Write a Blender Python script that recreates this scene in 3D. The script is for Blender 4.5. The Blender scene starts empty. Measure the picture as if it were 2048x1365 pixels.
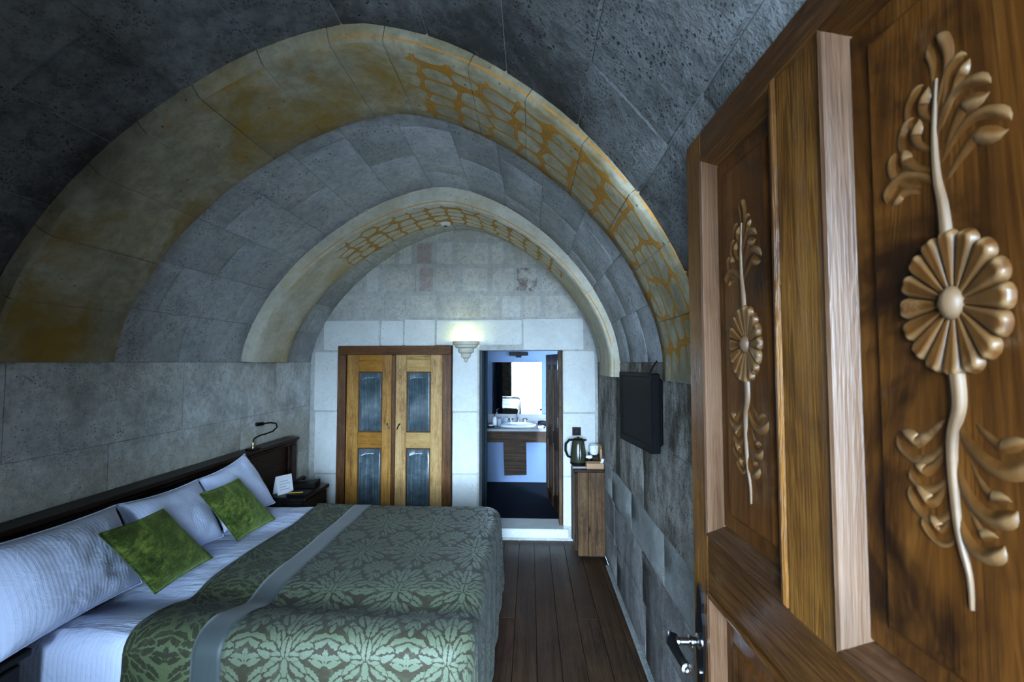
import bpy, bmesh, math, random
from mathutils import Vector, Matrix, noise as mnoise
random.seed(7)
C = bpy.context.scene
COL = C.collection

# ------------------------------------------------------------------ camera, sky, exposure
EYE = 1.75
cam = bpy.data.cameras.new('camera'); camo = bpy.data.objects.new('camera', cam); COL.objects.link(camo)
cam.sensor_width = 36.0; cam.lens = 910.0*36/2048; cam.clip_start = 0.02
YAW = math.atan(36/910); PIT = math.atan(42.5/910)
camo.location = (0, 0, EYE)
camo.rotation_euler = (math.pi/2+PIT, 0, YAW)
cam.dof.use_dof = True; cam.dof.focus_distance = 3.2; cam.dof.aperture_fstop = 5.6
C.camera = camo

w = bpy.data.worlds.new('sky'); C.world = w; w.use_nodes = True
bg = w.node_tree.nodes['Background']
bg.inputs[0].default_value = (0.52, 0.755, 1.0, 1); bg.inputs[1].default_value = 24.0

# portal in the open doorway: only helps the renderer to find the daylight that comes through it
DL, DR, DT = -0.50, 0.50, 2.42          # doorway in the front wall (behind the camera)
FW0, FW1 = -1.05, 0.25                  # its thickness
pl = bpy.data.lights.new('doorway_portal', 'AREA'); pl.shape = 'RECTANGLE'; pl.size = DR-DL; pl.size_y = DT
pl.cycles.is_portal = True
plo = bpy.data.objects.new('doorway_portal', pl); COL.objects.link(plo)
plo.location = ((DL+DR)/2, FW0-0.01, DT/2); plo.rotation_euler = (math.pi/2, 0, 0)
# unseen low window added left of the doorway to bring daylight onto the bed
WL, WR, WB0, WB1 = -1.58, -0.86, 0.75, 1.46
pw_ = bpy.data.lights.new('added_window_portal', 'AREA'); pw_.shape = 'RECTANGLE'; pw_.size = WR-WL; pw_.size_y = WB1-WB0
pw_.cycles.is_portal = True
pwo = bpy.data.objects.new('added_window_portal', pw_); COL.objects.link(pwo)
pwo.location = ((WL+WR)/2, FW0-0.01, (WB0+WB1)/2); pwo.rotation_euler = (math.pi/2, 0, 0)

vs = C.view_settings
C.display_settings.display_device = 'sRGB'
vs.view_transform = 'Standard'; vs.look = 'None'; vs.gamma = 1; vs.use_curve_mapping = False
vs.exposure = 2.3
C.cycles.use_denoising = True
C.cycles.max_bounces = 10; C.cycles.diffuse_bounces = 4; C.cycles.glossy_bounces = 5
C.cycles.sample_clamp_indirect = 8.0
C.cycles.caustics_reflective = False; C.cycles.caustics_refractive = False

# ------------------------------------------------------------------ pixel -> point on a plane of the room (built once, then plain 3D)
FPX = 910.0
_f = Vector((-math.sin(YAW)*math.cos(PIT), math.cos(YAW)*math.cos(PIT), math.sin(PIT)))
_r = Vector((math.cos(YAW), math.sin(YAW), 0)); _u = _r.cross(_f)
def _ray(x, y): return _f + _r*((x-1024)/FPX) + _u*((682.5-y)/FPX)
def at(x, y, Y):
    d = _ray(x, y); return Vector((0, 0, EYE)) + d*(Y/d.y)

# ------------------------------------------------------------------ node helpers
class S:
    """a node socket (or number) with arithmetic"""
    def __init__(s, nt, k): s.nt = nt; s.k = k
    def _m(s, op, *a, clamp=False):
        n = s.nt.nodes.new('ShaderNodeMath'); n.operation = op; n.use_clamp = clamp
        for i, v in enumerate((s,)+a):
            if isinstance(v, S): s.nt.links.new(v.k, n.inputs[i])
            else: n.inputs[i].default_value = v
        return S(s.nt, n.outputs[0])
    def __add__(s, o): return s._m('ADD', o)
    __radd__ = __add__
    def __sub__(s, o): return s._m('SUBTRACT', o)
    def __rsub__(s, o): return (s*-1.0)+o
    def __mul__(s, o): return s._m('MULTIPLY', o)
    __rmul__ = __mul__
    def __truediv__(s, o): return s._m('DIVIDE', o)
    def lt(s, o): return s._m('LESS_THAN', o)
    def gt(s, o): return s._m('GREATER_THAN', o)
    def abs(s): return s._m('ABSOLUTE')
    def mn(s, o): return s._m('MINIMUM', o)
    def mx(s, o): return s._m('MAXIMUM', o)
    def wrap(s, a, b): return s._m('WRAP', b, a)
    def sin(s): return s._m('SINE')
    def clamp(s): return s._m('ADD', 0.0, clamp=True)
    def pw(s, e): return s._m('POWER', e)
    def step(s, a, b):
        n = s.nt.nodes.new('ShaderNodeMapRange'); n.interpolation_type = 'SMOOTHSTEP'
        n.inputs[1].default_value = a; n.inputs[2].default_value = b
        s.nt.links.new(s.k, n.inputs[0]); return S(s.nt, n.outputs[0])

class Mat:
    def __init__(m, name, rough=0.6, spec=0.5, metal=0.0):
        m.m = bpy.data.materials.new(name); m.m.use_nodes = True
        m.nt = m.m.node_tree; m.b = m.nt.nodes['Principled BSDF']
        m.b.inputs['Roughness'].default_value = rough; m.b.inputs['Metallic'].default_value = metal
        m.b.inputs['Specular IOR Level'].default_value = spec
    def coord(m, kind='Object'):
        if kind == 'World':
            n = m.nt.nodes.new('ShaderNodeNewGeometry'); return n.outputs['Position']
        n = m.nt.nodes.new('ShaderNodeTexCoord'); return n.outputs[kind]
    def mapv(m, v, scale=(1, 1, 1), loc=(0, 0, 0), rot=(0, 0, 0)):
        n = m.nt.nodes.new('ShaderNodeMapping'); m.nt.links.new(v, n.inputs[0])
        n.inputs['Scale'].default_value = scale; n.inputs['Location'].default_value = loc; n.inputs['Rotation'].default_value = rot
        return n.outputs[0]
    def noise(m, v, scale, detail=4, rough=0.55, dist=0.0, color=False):
        n = m.nt.nodes.new('ShaderNodeTexNoise'); m.nt.links.new(v, n.inputs['Vector'])
        n.inputs['Scale'].default_value = scale; n.inputs['Detail'].default_value = detail
        n.inputs['Roughness'].default_value = rough; n.inputs['Distortion'].default_value = dist
        return n.outputs['Color'] if color else S(m.nt, n.outputs['Fac'])
    def voro(m, v, scale, feature='F1', rnd=1.0):
        n = m.nt.nodes.new('ShaderNodeTexVoronoi'); m.nt.links.new(v, n.inputs['Vector'])
        n.feature = feature; n.inputs['Scale'].default_value = scale; n.inputs['Randomness'].default_value = rnd
        return S(m.nt, n.outputs['Distance'])
    def sep(m, v):
        n = m.nt.nodes.new('ShaderNodeSeparateXYZ'); m.nt.links.new(v, n.inputs[0])
        return [S(m.nt, o) for o in n.outputs]
    def comb(m, x, y, z=0.0):
        n = m.nt.nodes.new('ShaderNodeCombineXYZ')
        for i, a in enumerate((x, y, z)):
            if isinstance(a, S): m.nt.links.new(a.k, n.inputs[i])
            else: n.inputs[i].default_value = a
        return n.outputs[0]
    def rnd(m):
        n = m.nt.nodes.new('ShaderNodeObjectInfo'); return S(m.nt, n.outputs['Random'])
    def mix(m, f, a, b, mode='MIX'):
        n = m.nt.nodes.new('ShaderNodeMix'); n.data_type = 'RGBA'; n.blend_type = mode
        ins = [i for i in n.inputs if i.type == 'RGBA']; fin = [i for i in n.inputs if i.type == 'VALUE'][0]
        if isinstance(f, S): m.nt.links.new(f.k, fin)
        else: fin.default_value = f
        for s_, v in zip(ins, (a, b)):
            if isinstance(v, tuple): s_.default_value = v if len(v) == 4 else v+(1,)
            else: m.nt.links.new(v, s_)
        return [o for o in n.outputs if o.type == 'RGBA'][0]
    def ramp(m, f, stops):
        n = m.nt.nodes.new('ShaderNodeValToRGB'); m.nt.links.new(f.k, n.inputs[0])
        e = n.color_ramp.elements
        while len(e) < len(stops): e.new(0.5)
        for x, (p, c) in zip(e, stops): x.position = p; x.color = c if len(c) == 4 else tuple(c)+(1,)
        return n.outputs[0]
    def col(m, c):
        if isinstance(c, tuple): m.b.inputs['Base Color'].default_value = c if len(c) == 4 else c+(1,)
        else: m.nt.links.new(c, m.b.inputs['Base Color'])
        return m
    def set(m, name, v):
        if isinstance(v, S): m.nt.links.new(v.k, m.b.inputs[name])
        else: m.b.inputs[name].default_value = v
        return m
    def bump(m, h, dist=0.01, strength=1.0):
        n = m.nt.nodes.new('ShaderNodeBump'); n.inputs['Distance'].default_value = dist; n.inputs['Strength'].default_value = strength
        m.nt.links.new(h.k, n.inputs['Height']); m.nt.links.new(n.outputs[0], m.b.inputs['Normal']); return m

KD = 0.78
def dim(c): return tuple(x*KD for x in c[:3])
def plain(name, c, rough=0.5, spec=0.5, metal=0.0, bump=0.0, bs=60):
    m = Mat(name, rough, spec, metal)
    n = m.noise(m.coord('Object'), bs, 3)
    m.col(m.mix(n*0.35, c, tuple(x*0.6 for x in c)))
    if bump: m.bump(n, bump)
    return m.m

def stone(name, light, dark, stain=(0.30, 0.22, 0.10), stain_amt=0.25, pits=0.5, pit_scale=38, contrast=1.0, bump=0.012, tint=0.25, streak=(1, 1, 1), blotch=2.2, dirt=False, gritty=1.0):
    light, dark, stain = dim(light), dim(dark), dim(stain)
    m = Mat(name, 0.9, 0.2)
    p = m.coord('World'); ps = m.mapv(p, streak)
    big = m.noise(ps, blotch, 6, 0.6, 0.3)
    mid = m.noise(ps, 9, 5, 0.65)
    fine = m.noise(p, 70, 4, 0.6)
    v = (big*0.6+mid*0.4)
    c = m.mix(v.step(0.5-0.2/contrast, 0.5+0.17/contrast), dark, light)
    st = m.noise(m.mapv(p, (1, 1, 1), (7.3, 2.1, 4.4)), 1.6, 5, 0.6).step(0.56, 0.75)*stain_amt
    c = m.mix(st, c, stain)
    if dirt:            # tan tide mark left above the headboard
        z_ = m.sep(p)[2]+(mid-0.5)*0.5
        c = m.mix((1.0-z_.step(1.10, 1.36))*0.55, c, (0.46, 0.41, 0.29))
    r = m.rnd()
    c = m.mix((r-0.5).abs()*2*tint*r.gt(0.5), c, tuple(x*0.62 for x in dark))
    c = m.mix((r-0.5).abs()*2*tint*r.lt(0.5), c, tuple(min(1, x*1.15) for x in light))
    pit = m.voro(m.mapv(p, (1, 1, 1.5)), pit_scale, 'F1')
    pmask = m.noise(p, 4.5, 4, 0.6).step(0.5, 0.66)
    pit2 = m.voro(m.mapv(p, (1, 1, 1.3), (0.3, 0.7, 0.1)), pit_scale*2.1, 'F1')
    pk = ((1.0-pit.step(0.10, 0.24))*pmask).mx((1.0-pit2.step(0.16, 0.30))*m.noise(p, 7.0, 4, 0.65).step(0.46, 0.62)*0.8)
    c = m.mix(pk*pits, c, tuple(x*0.22 for x in dark))
    grit = m.noise(p, 26, 5, 0.7)
    c = m.mix((1.0-grit.step(0.34, 0.56))*(0.42*gritty), c, tuple(x*0.7 for x in dark))
    c = m.mix(grit.step(0.58, 0.72)*(0.35*gritty), c, tuple(min(1, x*1.18) for x in light))
    c = m.mix((1.0-fine.step(0.3, 0.5))*0.3, c, dark)
    m.col(c)
    m.bump(mid*0.5+grit*0.35+fine*0.22-pk*0.55, bump*1.35)
    return m.m

def wood(name, dark, mid, light, axis=2, scale=1.0, rough=0.45, knots=0.4, wear=0.0, tint=0.2, bump=0.002, streak=14, ringw=0.13, stain=0.0, ridge=None, worn=(0.26, 0.15, 0.075)):
    dark, mid, light, worn = dim(dark), dim(mid), dim(light), dim(worn)
    if ridge: ridge = dim(ridge)
    m = Mat(name, rough, 0.22)
    r = m.rnd()
    sc = [streak*scale]*3; sc[axis] = 0.9*scale
    off = m.comb(r*7, r*13, r*5)
    vadd = m.nt.nodes.new('ShaderNodeVectorMath'); vadd.operation = 'ADD'
    m.nt.links.new(m.coord('Object'), vadd.inputs[0]); m.nt.links.new(off, vadd.inputs[1])
    p = vadd.outputs[0]
    q = m.mapv(p, tuple(sc))
    g1 = m.noise(q, 1.0, 5, 0.6, 1.2)
    rings = ((g1*85.0).sin()*0.5+0.5)
    fine = m.noise(m.mapv(p, tuple(x*9 if i != axis else x*3 for i, x in enumerate(sc))), 1.0, 3, 0.6)
    bl = m.noise(p, 2.6*scale, 4, 0.6, 0.5)
    v = g1*0.42+(rings-0.5)*ringw+fine*0.22+bl*0.36
    c = m.ramp(v, [(0.34, dark), (0.52, mid), (0.72, light)])
    c = m.mix((r-0.5).abs()*2*tint, c, dark if False else tuple(x*0.7 for x in mid))
    if knots:
        s2 = [3.2*scale]*3; s2[axis] = 1.3*scale
        k = m.voro(m.mapv(p, tuple(s2)), 1.0)
        c = m.mix((1.0-k.step(0.03, 0.13))*knots, c, tuple(x*0.4 for x in dark))
    if wear:
        wn = m.noise(m.mapv(p, (1, 1, 1)), 7*scale, 6, 0.75).step(0.57, 0.72)*wear
        c = m.mix(wn, c, worn)
    if stain:
        sn = m.noise(p, 4.2, 5, 0.65, 0.6).step(0.47, 0.66)*stain
        c = m.mix(sn, c, tuple(x*0.5 for x in dark))
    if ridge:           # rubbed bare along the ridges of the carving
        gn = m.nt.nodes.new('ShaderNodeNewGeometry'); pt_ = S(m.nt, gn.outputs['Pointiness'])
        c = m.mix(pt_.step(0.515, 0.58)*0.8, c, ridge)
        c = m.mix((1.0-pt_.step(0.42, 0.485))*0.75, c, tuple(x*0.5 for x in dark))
    m.col(c); m.set('Roughness', fine*0.3+(rough-0.12))
    m.bump(rings*(ringw*2.2)+fine*0.65, bump)
    return m.m

# ------------------------------------------------------------------ mesh helpers
class MB:
    def __init__(s): s.v = []; s.f = []; s.uv = []; s.smooth = True
    def face(s, idx, uv=None): s.f.append(tuple(idx)); s.uv.append(uv)
    def add(s, pts): k = len(s.v); s.v.extend(tuple(p) for p in pts); return k
    def grid(s, P, uvf=None, closed_u=False, closed_v=False, flip=False):
        nu, nv = len(P), len(P[0]); k = s.add([p for row in P for p in row])
        for i in range(nu if closed_u else nu-1):
            for j in range(nv if closed_v else nv-1):
                i2, j2 = (i+1) % nu, (j+1) % nv
                q = [(i, j), (i2, j), (i2, j2), (i, j2)]
                if flip: q.reverse()
                s.face([k+a*nv+b for a, b in q], [uvf(a, b) for a, b in q] if uvf else None)
        return s
    def box(s, x0, x1, y0, y1, z0, z1, M=None):
        pts = [Vector((x, y, z)) for x in (x0, x1) for y in (y0, y1) for z in (z0, z1)]
        if M: pts = [M @ p for p in pts]
        k = s.add(pts)
        for q in ((0, 1, 3, 2), (4, 6, 7, 5), (0, 4, 5, 1), (2, 3, 7, 6), (0, 2, 6, 4), (1, 5, 7, 3)): s.face([k+i for i in q])
        return s
    def bbox(s, x0, x1, y0, y1, z0, z1, b=0.005):
        """box with all edges chamfered"""
        bm = bmesh.new(); bmesh.ops.create_cube(bm, size=1)
        for v in bm.verts: v.co = ((x0+x1)/2+v.co.x*(x1-x0), (y0+y1)/2+v.co.y*(y1-y0), (z0+z1)/2+v.co.z*(z1-z0))
        b = min(b, 0.45*min(abs(x1-x0), abs(y1-y0), abs(z1-z0)))
        bmesh.ops.bevel(bm, geom=list(bm.edges), offset=b, segments=1, affect='EDGES')
        s.bm(bm); return s
    def bm(s, bm):
        bmesh.ops.recalc_face_normals(bm, faces=list(bm.faces)); bm.verts.index_update()
        k = s.add([v.co for v in bm.verts])
        for f in bm.faces: s.face([k+v.index for v in f.verts])
        bm.free()
    def tube(s, pts, r, n=10, cap=True, flat=1.0):
        pts = [Vector(p) for p in pts]; rs = r if isinstance(r, (list, tuple)) else [r]*len(pts)
        rings = []; prev = None
        for i, p in enumerate(pts):
            t = (pts[min(i+1, len(pts)-1)]-pts[max(i-1, 0)]).normalized()
            a = prev if prev else (Vector((0, 0, 1)) if abs(t.z) < 0.9 else Vector((1, 0, 0)))
            n1 = (a-t*a.dot(t)).normalized(); n2 = t.cross(n1); prev = n1
            rings.append([p+(n1*math.cos(2*math.pi*j/n)+n2*flat*math.sin(2*math.pi*j/n))*rs[i] for j in range(n)])
        k0 = len(s.v); s.grid(rings, closed_v=True)
        if cap:
            s.face(list(range(k0, k0+n))); e = k0+(len(pts)-1)*n; s.face(list(range(e+n-1, e-1, -1)))
        return s
    def lathe(s, prof, c=(0, 0, 0), n=24, axis='z', a0=0, a1=2*math.pi):
        full = abs(a1-a0-2*math.pi) < 1e-6; m = n if full else n+1
        P = []
        for r, h in prof:
            row = []
            for j in range(m):
                a = a0+(a1-a0)*j/n; x, y = r*math.cos(a), r*math.sin(a)
                q = (x, y, h) if axis == 'z' else ((h, x, y) if axis == 'x' else (x, h, y))
                row.append((c[0]+q[0], c[1]+q[1], c[2]+q[2]))
            P.append(row)
        s.grid(P, closed_v=full); return s
    def prism(s, poly, z0, z1, f=lambda x, y, z: (x, y, z)):
        n = len(poly); k = s.add([f(x, y, z0) for x, y in poly]+[f(x, y, z1) for x, y in poly])
        s.face(list(range(k+n-1, k-1, -1))); s.face(list(range(k+n, k+2*n)))
        for i in range(n): j = (i+1) % n; s.face((k+i, k+j, k+n+j, k+n+i))
        return s
    def mesh(s, name):
        me = bpy.data.meshes.new(name); me.from_pydata(s.v, [], s.f)
        if any(u for u in s.uv):
            l = me.uv_layers.new(name='UVMap'); i = 0
            for f, u in zip(s.f, s.uv):
                for k in range(len(f)):
                    l.data[i].uv = u[k] if u else (0, 0); i += 1
        bm = bmesh.new(); bm.from_mesh(me); bmesh.ops.recalc_face_normals(bm, faces=list(bm.faces)); bm.to_mesh(me); bm.free()
        return me
    def build(s, name, mat, parent=None, smooth=None, loc=None, angle=35):
        me = s.mesh(name); me.materials.append(mat)
        o = bpy.data.objects.new(name, me); COL.objects.link(o)
        if parent: o.parent = parent
        if loc: o.location = loc
        if smooth:
            me.polygons.foreach_set('use_smooth', [True]*len(me.polygons))
            try: me.set_sharp_from_angle(angle=math.radians(angle))
            except Exception: pass
        return o

def tag(o, label=None, cat=None, group=None, kind=None):
    if label: o['label'] = label
    if cat: o['category'] = cat
    if group: o['group'] = group
    if kind: o['kind'] = kind
    return o
def empty(name, loc=(0, 0, 0), rz=0.0):
    o = bpy.data.objects.new(name, None); COL.objects.link(o); o.location = loc; o.rotation_euler = (0, 0, rz); o.empty_display_size = 0.05
    return o
def copy_tree(o, parent=None):
    c = o.copy(); COL.objects.link(c)
    if parent: c.parent = parent
    for ch in [x for x in o.children]: copy_tree(ch, c)
    return c
def B(x0, x1, y0, y1, z0, z1, b=0.004): return MB().bbox(x0, x1, y0, y1, z0, z1, b)

# ------------------------------------------------------------------ materials
M = {}
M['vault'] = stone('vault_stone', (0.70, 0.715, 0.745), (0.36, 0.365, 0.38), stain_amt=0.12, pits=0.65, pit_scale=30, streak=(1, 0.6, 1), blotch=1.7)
M['vault_near'] = stone('vault_stone_shaded', (0.30, 0.305, 0.31), (0.07, 0.07, 0.07), stain=(0.10, 0.07, 0.05), stain_amt=0.5, pits=0.85, pit_scale=38, contrast=1.3, bump=0.014, blotch=1.5)  # near bay: own pits and stains, base colour lowered to paint its shade
M['wall_l'] = stone('plastered_tuff', (0.95, 0.97, 0.96), (0.44, 0.45, 0.44), stain=(0.40, 0.34, 0.22), stain_amt=0.4, pits=0.5, pit_scale=40, blotch=3.0, tint=0.08, contrast=1.15, dirt=True)
M['wall_r'] = stone('pitted_tuff', (0.56, 0.52, 0.47), (0.09, 0.072, 0.056), stain=(0.15, 0.10, 0.07), stain_amt=0.4, pits=0.95, pit_scale=34, contrast=1.5, bump=0.025, streak=(1, 1, 0.55), blotch=3.2, tint=0.15)
M['wall_r_pale'] = stone('smooth_pale_tuff', (0.42, 0.42, 0.41), (0.25, 0.25, 0.24), pits=0.2, blotch=2.0, tint=0.12, bump=0.008)
M['wall_r_brown'] = stone('brown_tuff', (0.36, 0.34, 0.335), (0.13, 0.11, 0.10), stain=(0.50, 0.50, 0.52), stain_amt=0.5, pits=0.5, streak=(1, 1, 0.5), contrast=1.2, blotch=3, tint=0.1)
M['mortar'] = stone('mortar', (0.42, 0.42, 0.41), (0.24, 0.24, 0.23), pits=0.2, bump=0.006)
M['mortar_dark'] = stone('mortar_dark', (0.46, 0.47, 0.48), (0.24, 0.24, 0.25), pits=0.2, bump=0.006)
M['mortar_wall'] = stone('pale_mortar', (0.64, 0.63, 0.60), (0.46, 0.44, 0.41), pits=0.3, bump=0.006)
M['white_stone'] = stone('white_limestone', (0.88, 0.88, 0.86), (0.74, 0.74, 0.72), stain=(0.72, 0.62, 0.5), stain_amt=0.16, pits=0.35, pit_scale=40, tint=0.05, bump=0.005, gritty=0.3)
M['buff_stone'] = stone('buff_limestone', (0.78, 0.75, 0.69), (0.50, 0.47, 0.42), stain=(0.55, 0.40, 0.28), stain_amt=0.45, pits=0.75, pit_scale=34, tint=0.22, bump=0.008)
M['pale_stone'] = stone('pale_buff_limestone', (0.80, 0.785, 0.75), (0.62, 0.60, 0.56), pits=0.5, pit_scale=36, tint=0.1)
M['red_stone'] = stone('reddish_tuff', (0.62, 0.52, 0.48), (0.46, 0.37, 0.34), pits=0.6, pit_scale=32, tint=0.1)
M['scorched_stone'] = stone('scorched_stone', (0.70, 0.67, 0.61), (0.24, 0.16, 0.15), pits=0.9, pit_scale=26, contrast=2.6, blotch=4.2, tint=0.0)
M['cream'] = stone('cream_limestone', (0.80, 0.75, 0.62), (0.66, 0.60, 0.46), stain=(0.62, 0.5, 0.25), stain_amt=0.3, pits=0.15, tint=0.06, bump=0.004)

def arch_mat(name, light, dark, yellow, yamt, centre, u_apex, paint_lo, paint_hi, half_len, pscale, paint):
    """u = distance along the arch (0 left foot), v = depth across the soffit, negative v on the front face"""
    light, dark, yellow, paint = dim(light), dim(dark), dim(yellow), dim(paint)
    m = Mat(name, 0.88, 0.2)
    u, v, _ = m.sep(m.coord('UV')); p = m.coord('World')
    big = m.noise(p, 2.4, 6, 0.6, 0.4); mid = m.noise(p, 9, 5, 0.65); fine = m.noise(p, 70, 4)
    c = m.mix((big*0.55+mid*0.45).step(0.34, 0.64), dark, light)
    st = m.noise(m.mapv(p, (1, 1, 1), (3.1, 8.2, 1.7)), 2.3, 5, 0.65, 0.4).step(0.43, 0.66)
    face = v.lt(-0.001)
    c = m.mix(st*yamt*(1.0-face*0.55), c, yellow)
    c = m.mix(m.noise(m.mapv(p, (1, 1, 1), (9, 1, 5)), 3.0, 5, 0.7, 0.6).step(0.54, 0.74)*yamt*0.42, c, paint)
    # painted net of ovals
    wob = m.noise(m.comb(u, v), 9, 2)
    q = m.comb(u*pscale[0]+wob*0.25, v*pscale[1]+wob*0.2)
    f1 = m.voro(q, 1.0, 'F1', 0.42)
    edge = m.voro(q, 1.0, 'DISTANCE_TO_EDGE', 0.42)
    line = (1.0-edge.step(0.06, 0.09)).mx(f1.step(0.55, 0.59))
    line = line*(1.0-(1.0-edge.step(0.006, 0.016))*0.35)
    thin = m.noise(m.comb(u, v), 26, 3).step(0.2, 0.36)
    lo, hi = paint_lo, paint_hi
    ragged = m.noise(m.comb(u, v), 6, 4)*0.3-0.15
    band = (u+ragged).step(lo-0.03, lo+0.05)*(1.0-(u+ragged).step(hi-0.05, hi+0.03))
    band = band*v.step(0.02, 0.03)
    worn = m.noise(p, 3.6, 5, 0.65).step(0.24, 0.34)
    ground = m.mix(band*0.6, c, m.mix((big*0.5+mid*0.5).step(0.34, 0.62), tuple(x*1.25 for x in dark), light))
    c = m.mix(line*band*thin*worn*0.95, ground, paint)
    # fine painted line on the front face
    ln = (v+0.022).abs().lt(0.0045)*m.noise(m.comb(u, v), 5, 3).step(0.36, 0.46)*(u+ragged).step(lo-0.35, lo-0.2)
    c = m.mix(ln*0.85, c, (0.62, 0.25, 0.03))
    pk = (1.0-m.voro(p, 22).step(0.06, 0.13))*m.noise(p, 5).step(0.52, 0.62)
    c = m.mix(pk*0.6, c, tuple(x*0.3 for x in dark))
    grit = m.noise(p, 28, 5, 0.7)
    c = m.mix((1.0-grit.step(0.34, 0.54))*0.35, c, tuple(x*0.75 for x in dark))
    m.col(c); m.bump(mid*0.5+grit*0.3+fine*0.2-pk*0.5, 0.010)
    return m.m

M['door_v'] = wood('door_wood_upright', (0.022, 0.007, 0.0015), (0.130, 0.047, 0.0068), (0.245, 0.108, 0.020), 2, 1.0, 0.36, 0.5, 0.25, streak=22, stain=0.35)
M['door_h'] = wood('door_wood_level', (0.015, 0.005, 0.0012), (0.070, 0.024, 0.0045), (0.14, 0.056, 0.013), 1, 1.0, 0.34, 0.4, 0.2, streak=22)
M['door_panel'] = wood('door_wood_panel', (0.017, 0.0045, 0.0008), (0.092, 0.0285, 0.0036), (0.175, 0.065, 0.011), 2, 0.7, 0.38, 0.6, 0.3, streak=9, ringw=0.06, stain=0.95)
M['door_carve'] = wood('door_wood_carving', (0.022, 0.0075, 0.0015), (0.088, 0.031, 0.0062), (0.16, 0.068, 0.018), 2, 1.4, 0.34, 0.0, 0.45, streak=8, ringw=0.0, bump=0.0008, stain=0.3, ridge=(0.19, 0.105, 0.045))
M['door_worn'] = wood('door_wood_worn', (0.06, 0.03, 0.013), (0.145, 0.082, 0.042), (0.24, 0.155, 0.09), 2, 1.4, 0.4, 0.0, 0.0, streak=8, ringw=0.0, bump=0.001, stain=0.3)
M['door_pale'] = wood('door_wood_rubbed_lit', (0.035, 0.013, 0.005), (0.11, 0.054, 0.028), (0.165, 0.092, 0.056), 2, 1.0, 0.36, 0.5, 0.0, streak=18, ringw=0.04)  # bare wood and doorway light together in this bevel's paler colour
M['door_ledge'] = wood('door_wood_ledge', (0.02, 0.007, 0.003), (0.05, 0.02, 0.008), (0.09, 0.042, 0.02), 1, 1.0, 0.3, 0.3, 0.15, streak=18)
M['pine_gold'] = wood('golden_pine', (0.15, 0.05, 0.008), (0.50, 0.225, 0.04), (0.70, 0.39, 0.11), 2, 1.6, 0.4, 0.6, 0.15)
M['pine_pale'] = wood('pale_pine', (0.24, 0.10, 0.03), (0.66, 0.38, 0.14), (0.82, 0.56, 0.27), 2, 1.6, 0.4, 0.6, 0.15)
M['pine_orange'] = wood('orange_pine', (0.15, 0.05, 0.006), (0.46, 0.19, 0.022), (0.60, 0.29, 0.05), 0, 1.6, 0.4, 0.4, 0.0)
M['pine_pale_h'] = wood('pale_pine_rail', (0.24, 0.10, 0.03), (0.63, 0.36, 0.12), (0.80, 0.53, 0.24), 0, 1.6, 0.4, 0.4, 0.1)
M['walnut'] = wood('walnut_frame', (0.035, 0.012, 0.004), (0.15, 0.058, 0.018), (0.27, 0.12, 0.04), 2, 1.5, 0.35, 0.3, 0.1)
M['walnut_h'] = wood('walnut_frame_level', (0.035, 0.012, 0.004), (0.15, 0.058, 0.018), (0.27, 0.12, 0.04), 0, 1.5, 0.35, 0.3, 0.1)
M['mahogany'] = wood('dark_mahogany', (0.004, 0.0014, 0.0008), (0.018, 0.006, 0.0034), (0.042, 0.014, 0.008), 1, 1.2, 0.35, 0.0)
M['black_wood'] = wood('black_brown_wood', (0.002, 0.0015, 0.0015), (0.006, 0.004, 0.0035), (0.012, 0.008, 0.006), 1, 1.2, 0.4, 0.0)
M['floor_wood'] = wood('floor_wood', (0.016, 0.007, 0.003), (0.062, 0.029, 0.013), (0.11, 0.057, 0.028), 1, 1.0, 0.33, 0.4, 0.1, tint=0.5, streak=18)
M['cab_wood'] = wood('cabinet_wood', (0.022, 0.009, 0.0035), (0.12, 0.058, 0.023), (0.22, 0.125, 0.056), 2, 2.2, 0.45, 0.9)
M['cab_dark'] = wood('cabinet_dark_wood', (0.008, 0.003, 0.0016), (0.032, 0.013, 0.006), (0.07, 0.03, 0.014), 2, 2.0, 0.45, 0.3)
M['vanity_wood'] = wood('vanity_wood', (0.014, 0.006, 0.003), (0.055, 0.027, 0.013), (0.10, 0.052, 0.028), 0, 2.0, 0.5, 0.5)
M['tray_wood'] = plain('tray_wood', (0.36, 0.19, 0.08), 0.5)
M['black'] = plain('black_plastic', (0.003, 0.003, 0.0035), 0.5, 0.15)
M['screen'] = plain('dark_screen', (0.002, 0.002, 0.003), 0.45, 0.12)
M['iron'] = plain('dark_iron', (0.02, 0.02, 0.024), 0.28, 0.5, 0.85)
M['chrome'] = plain('chrome', (0.75, 0.77, 0.8), 0.12, 0.5, 1.0)
M['brass'] = plain('aged_brass', (0.42, 0.38, 0.22), 0.3, 0.5, 1.0)
M['porcelain'] = plain('white_porcelain', (0.82, 0.83, 0.84), 0.15)
M['paper'] = plain('white_card', (0.80, 0.80, 0.84), 0.7)
M['kettle'] = plain('kettle_olive', (0.035, 0.036, 0.02), 0.22, 0.6)
M['pencil'] = plain('pencil_yellow', (0.62, 0.34, 0.05), 0.4)
M['plaster'] = plain('shade_tinted_plaster', (0.11, 0.16, 0.26), 0.8, bump=0.002, bs=20)  # white plaster, the bathroom's dim bluish light put into its colour
M['tile_dark'] = plain('dark_blue_tile', (0.012, 0.022, 0.05), 0.55, 0.2)
M['bath_floor'] = plain('black_floor_tile', (0.005, 0.006, 0.010), 0.75, 0.1)
M['marble'] = plain('grey_marble', (0.16, 0.16, 0.18), 0.4, bs=14)
M['curtain'] = plain('teal_curtain', (0.006, 0.022, 0.034), 0.8, bs=15)
M['terrace'] = plain('terrace_stone', (0.22, 0.21, 0.20), 0.8, bs=6)
M['glass_blue'] = plain('clear_tumbler', (0.35, 0.42, 0.5), 0.1)
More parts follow.
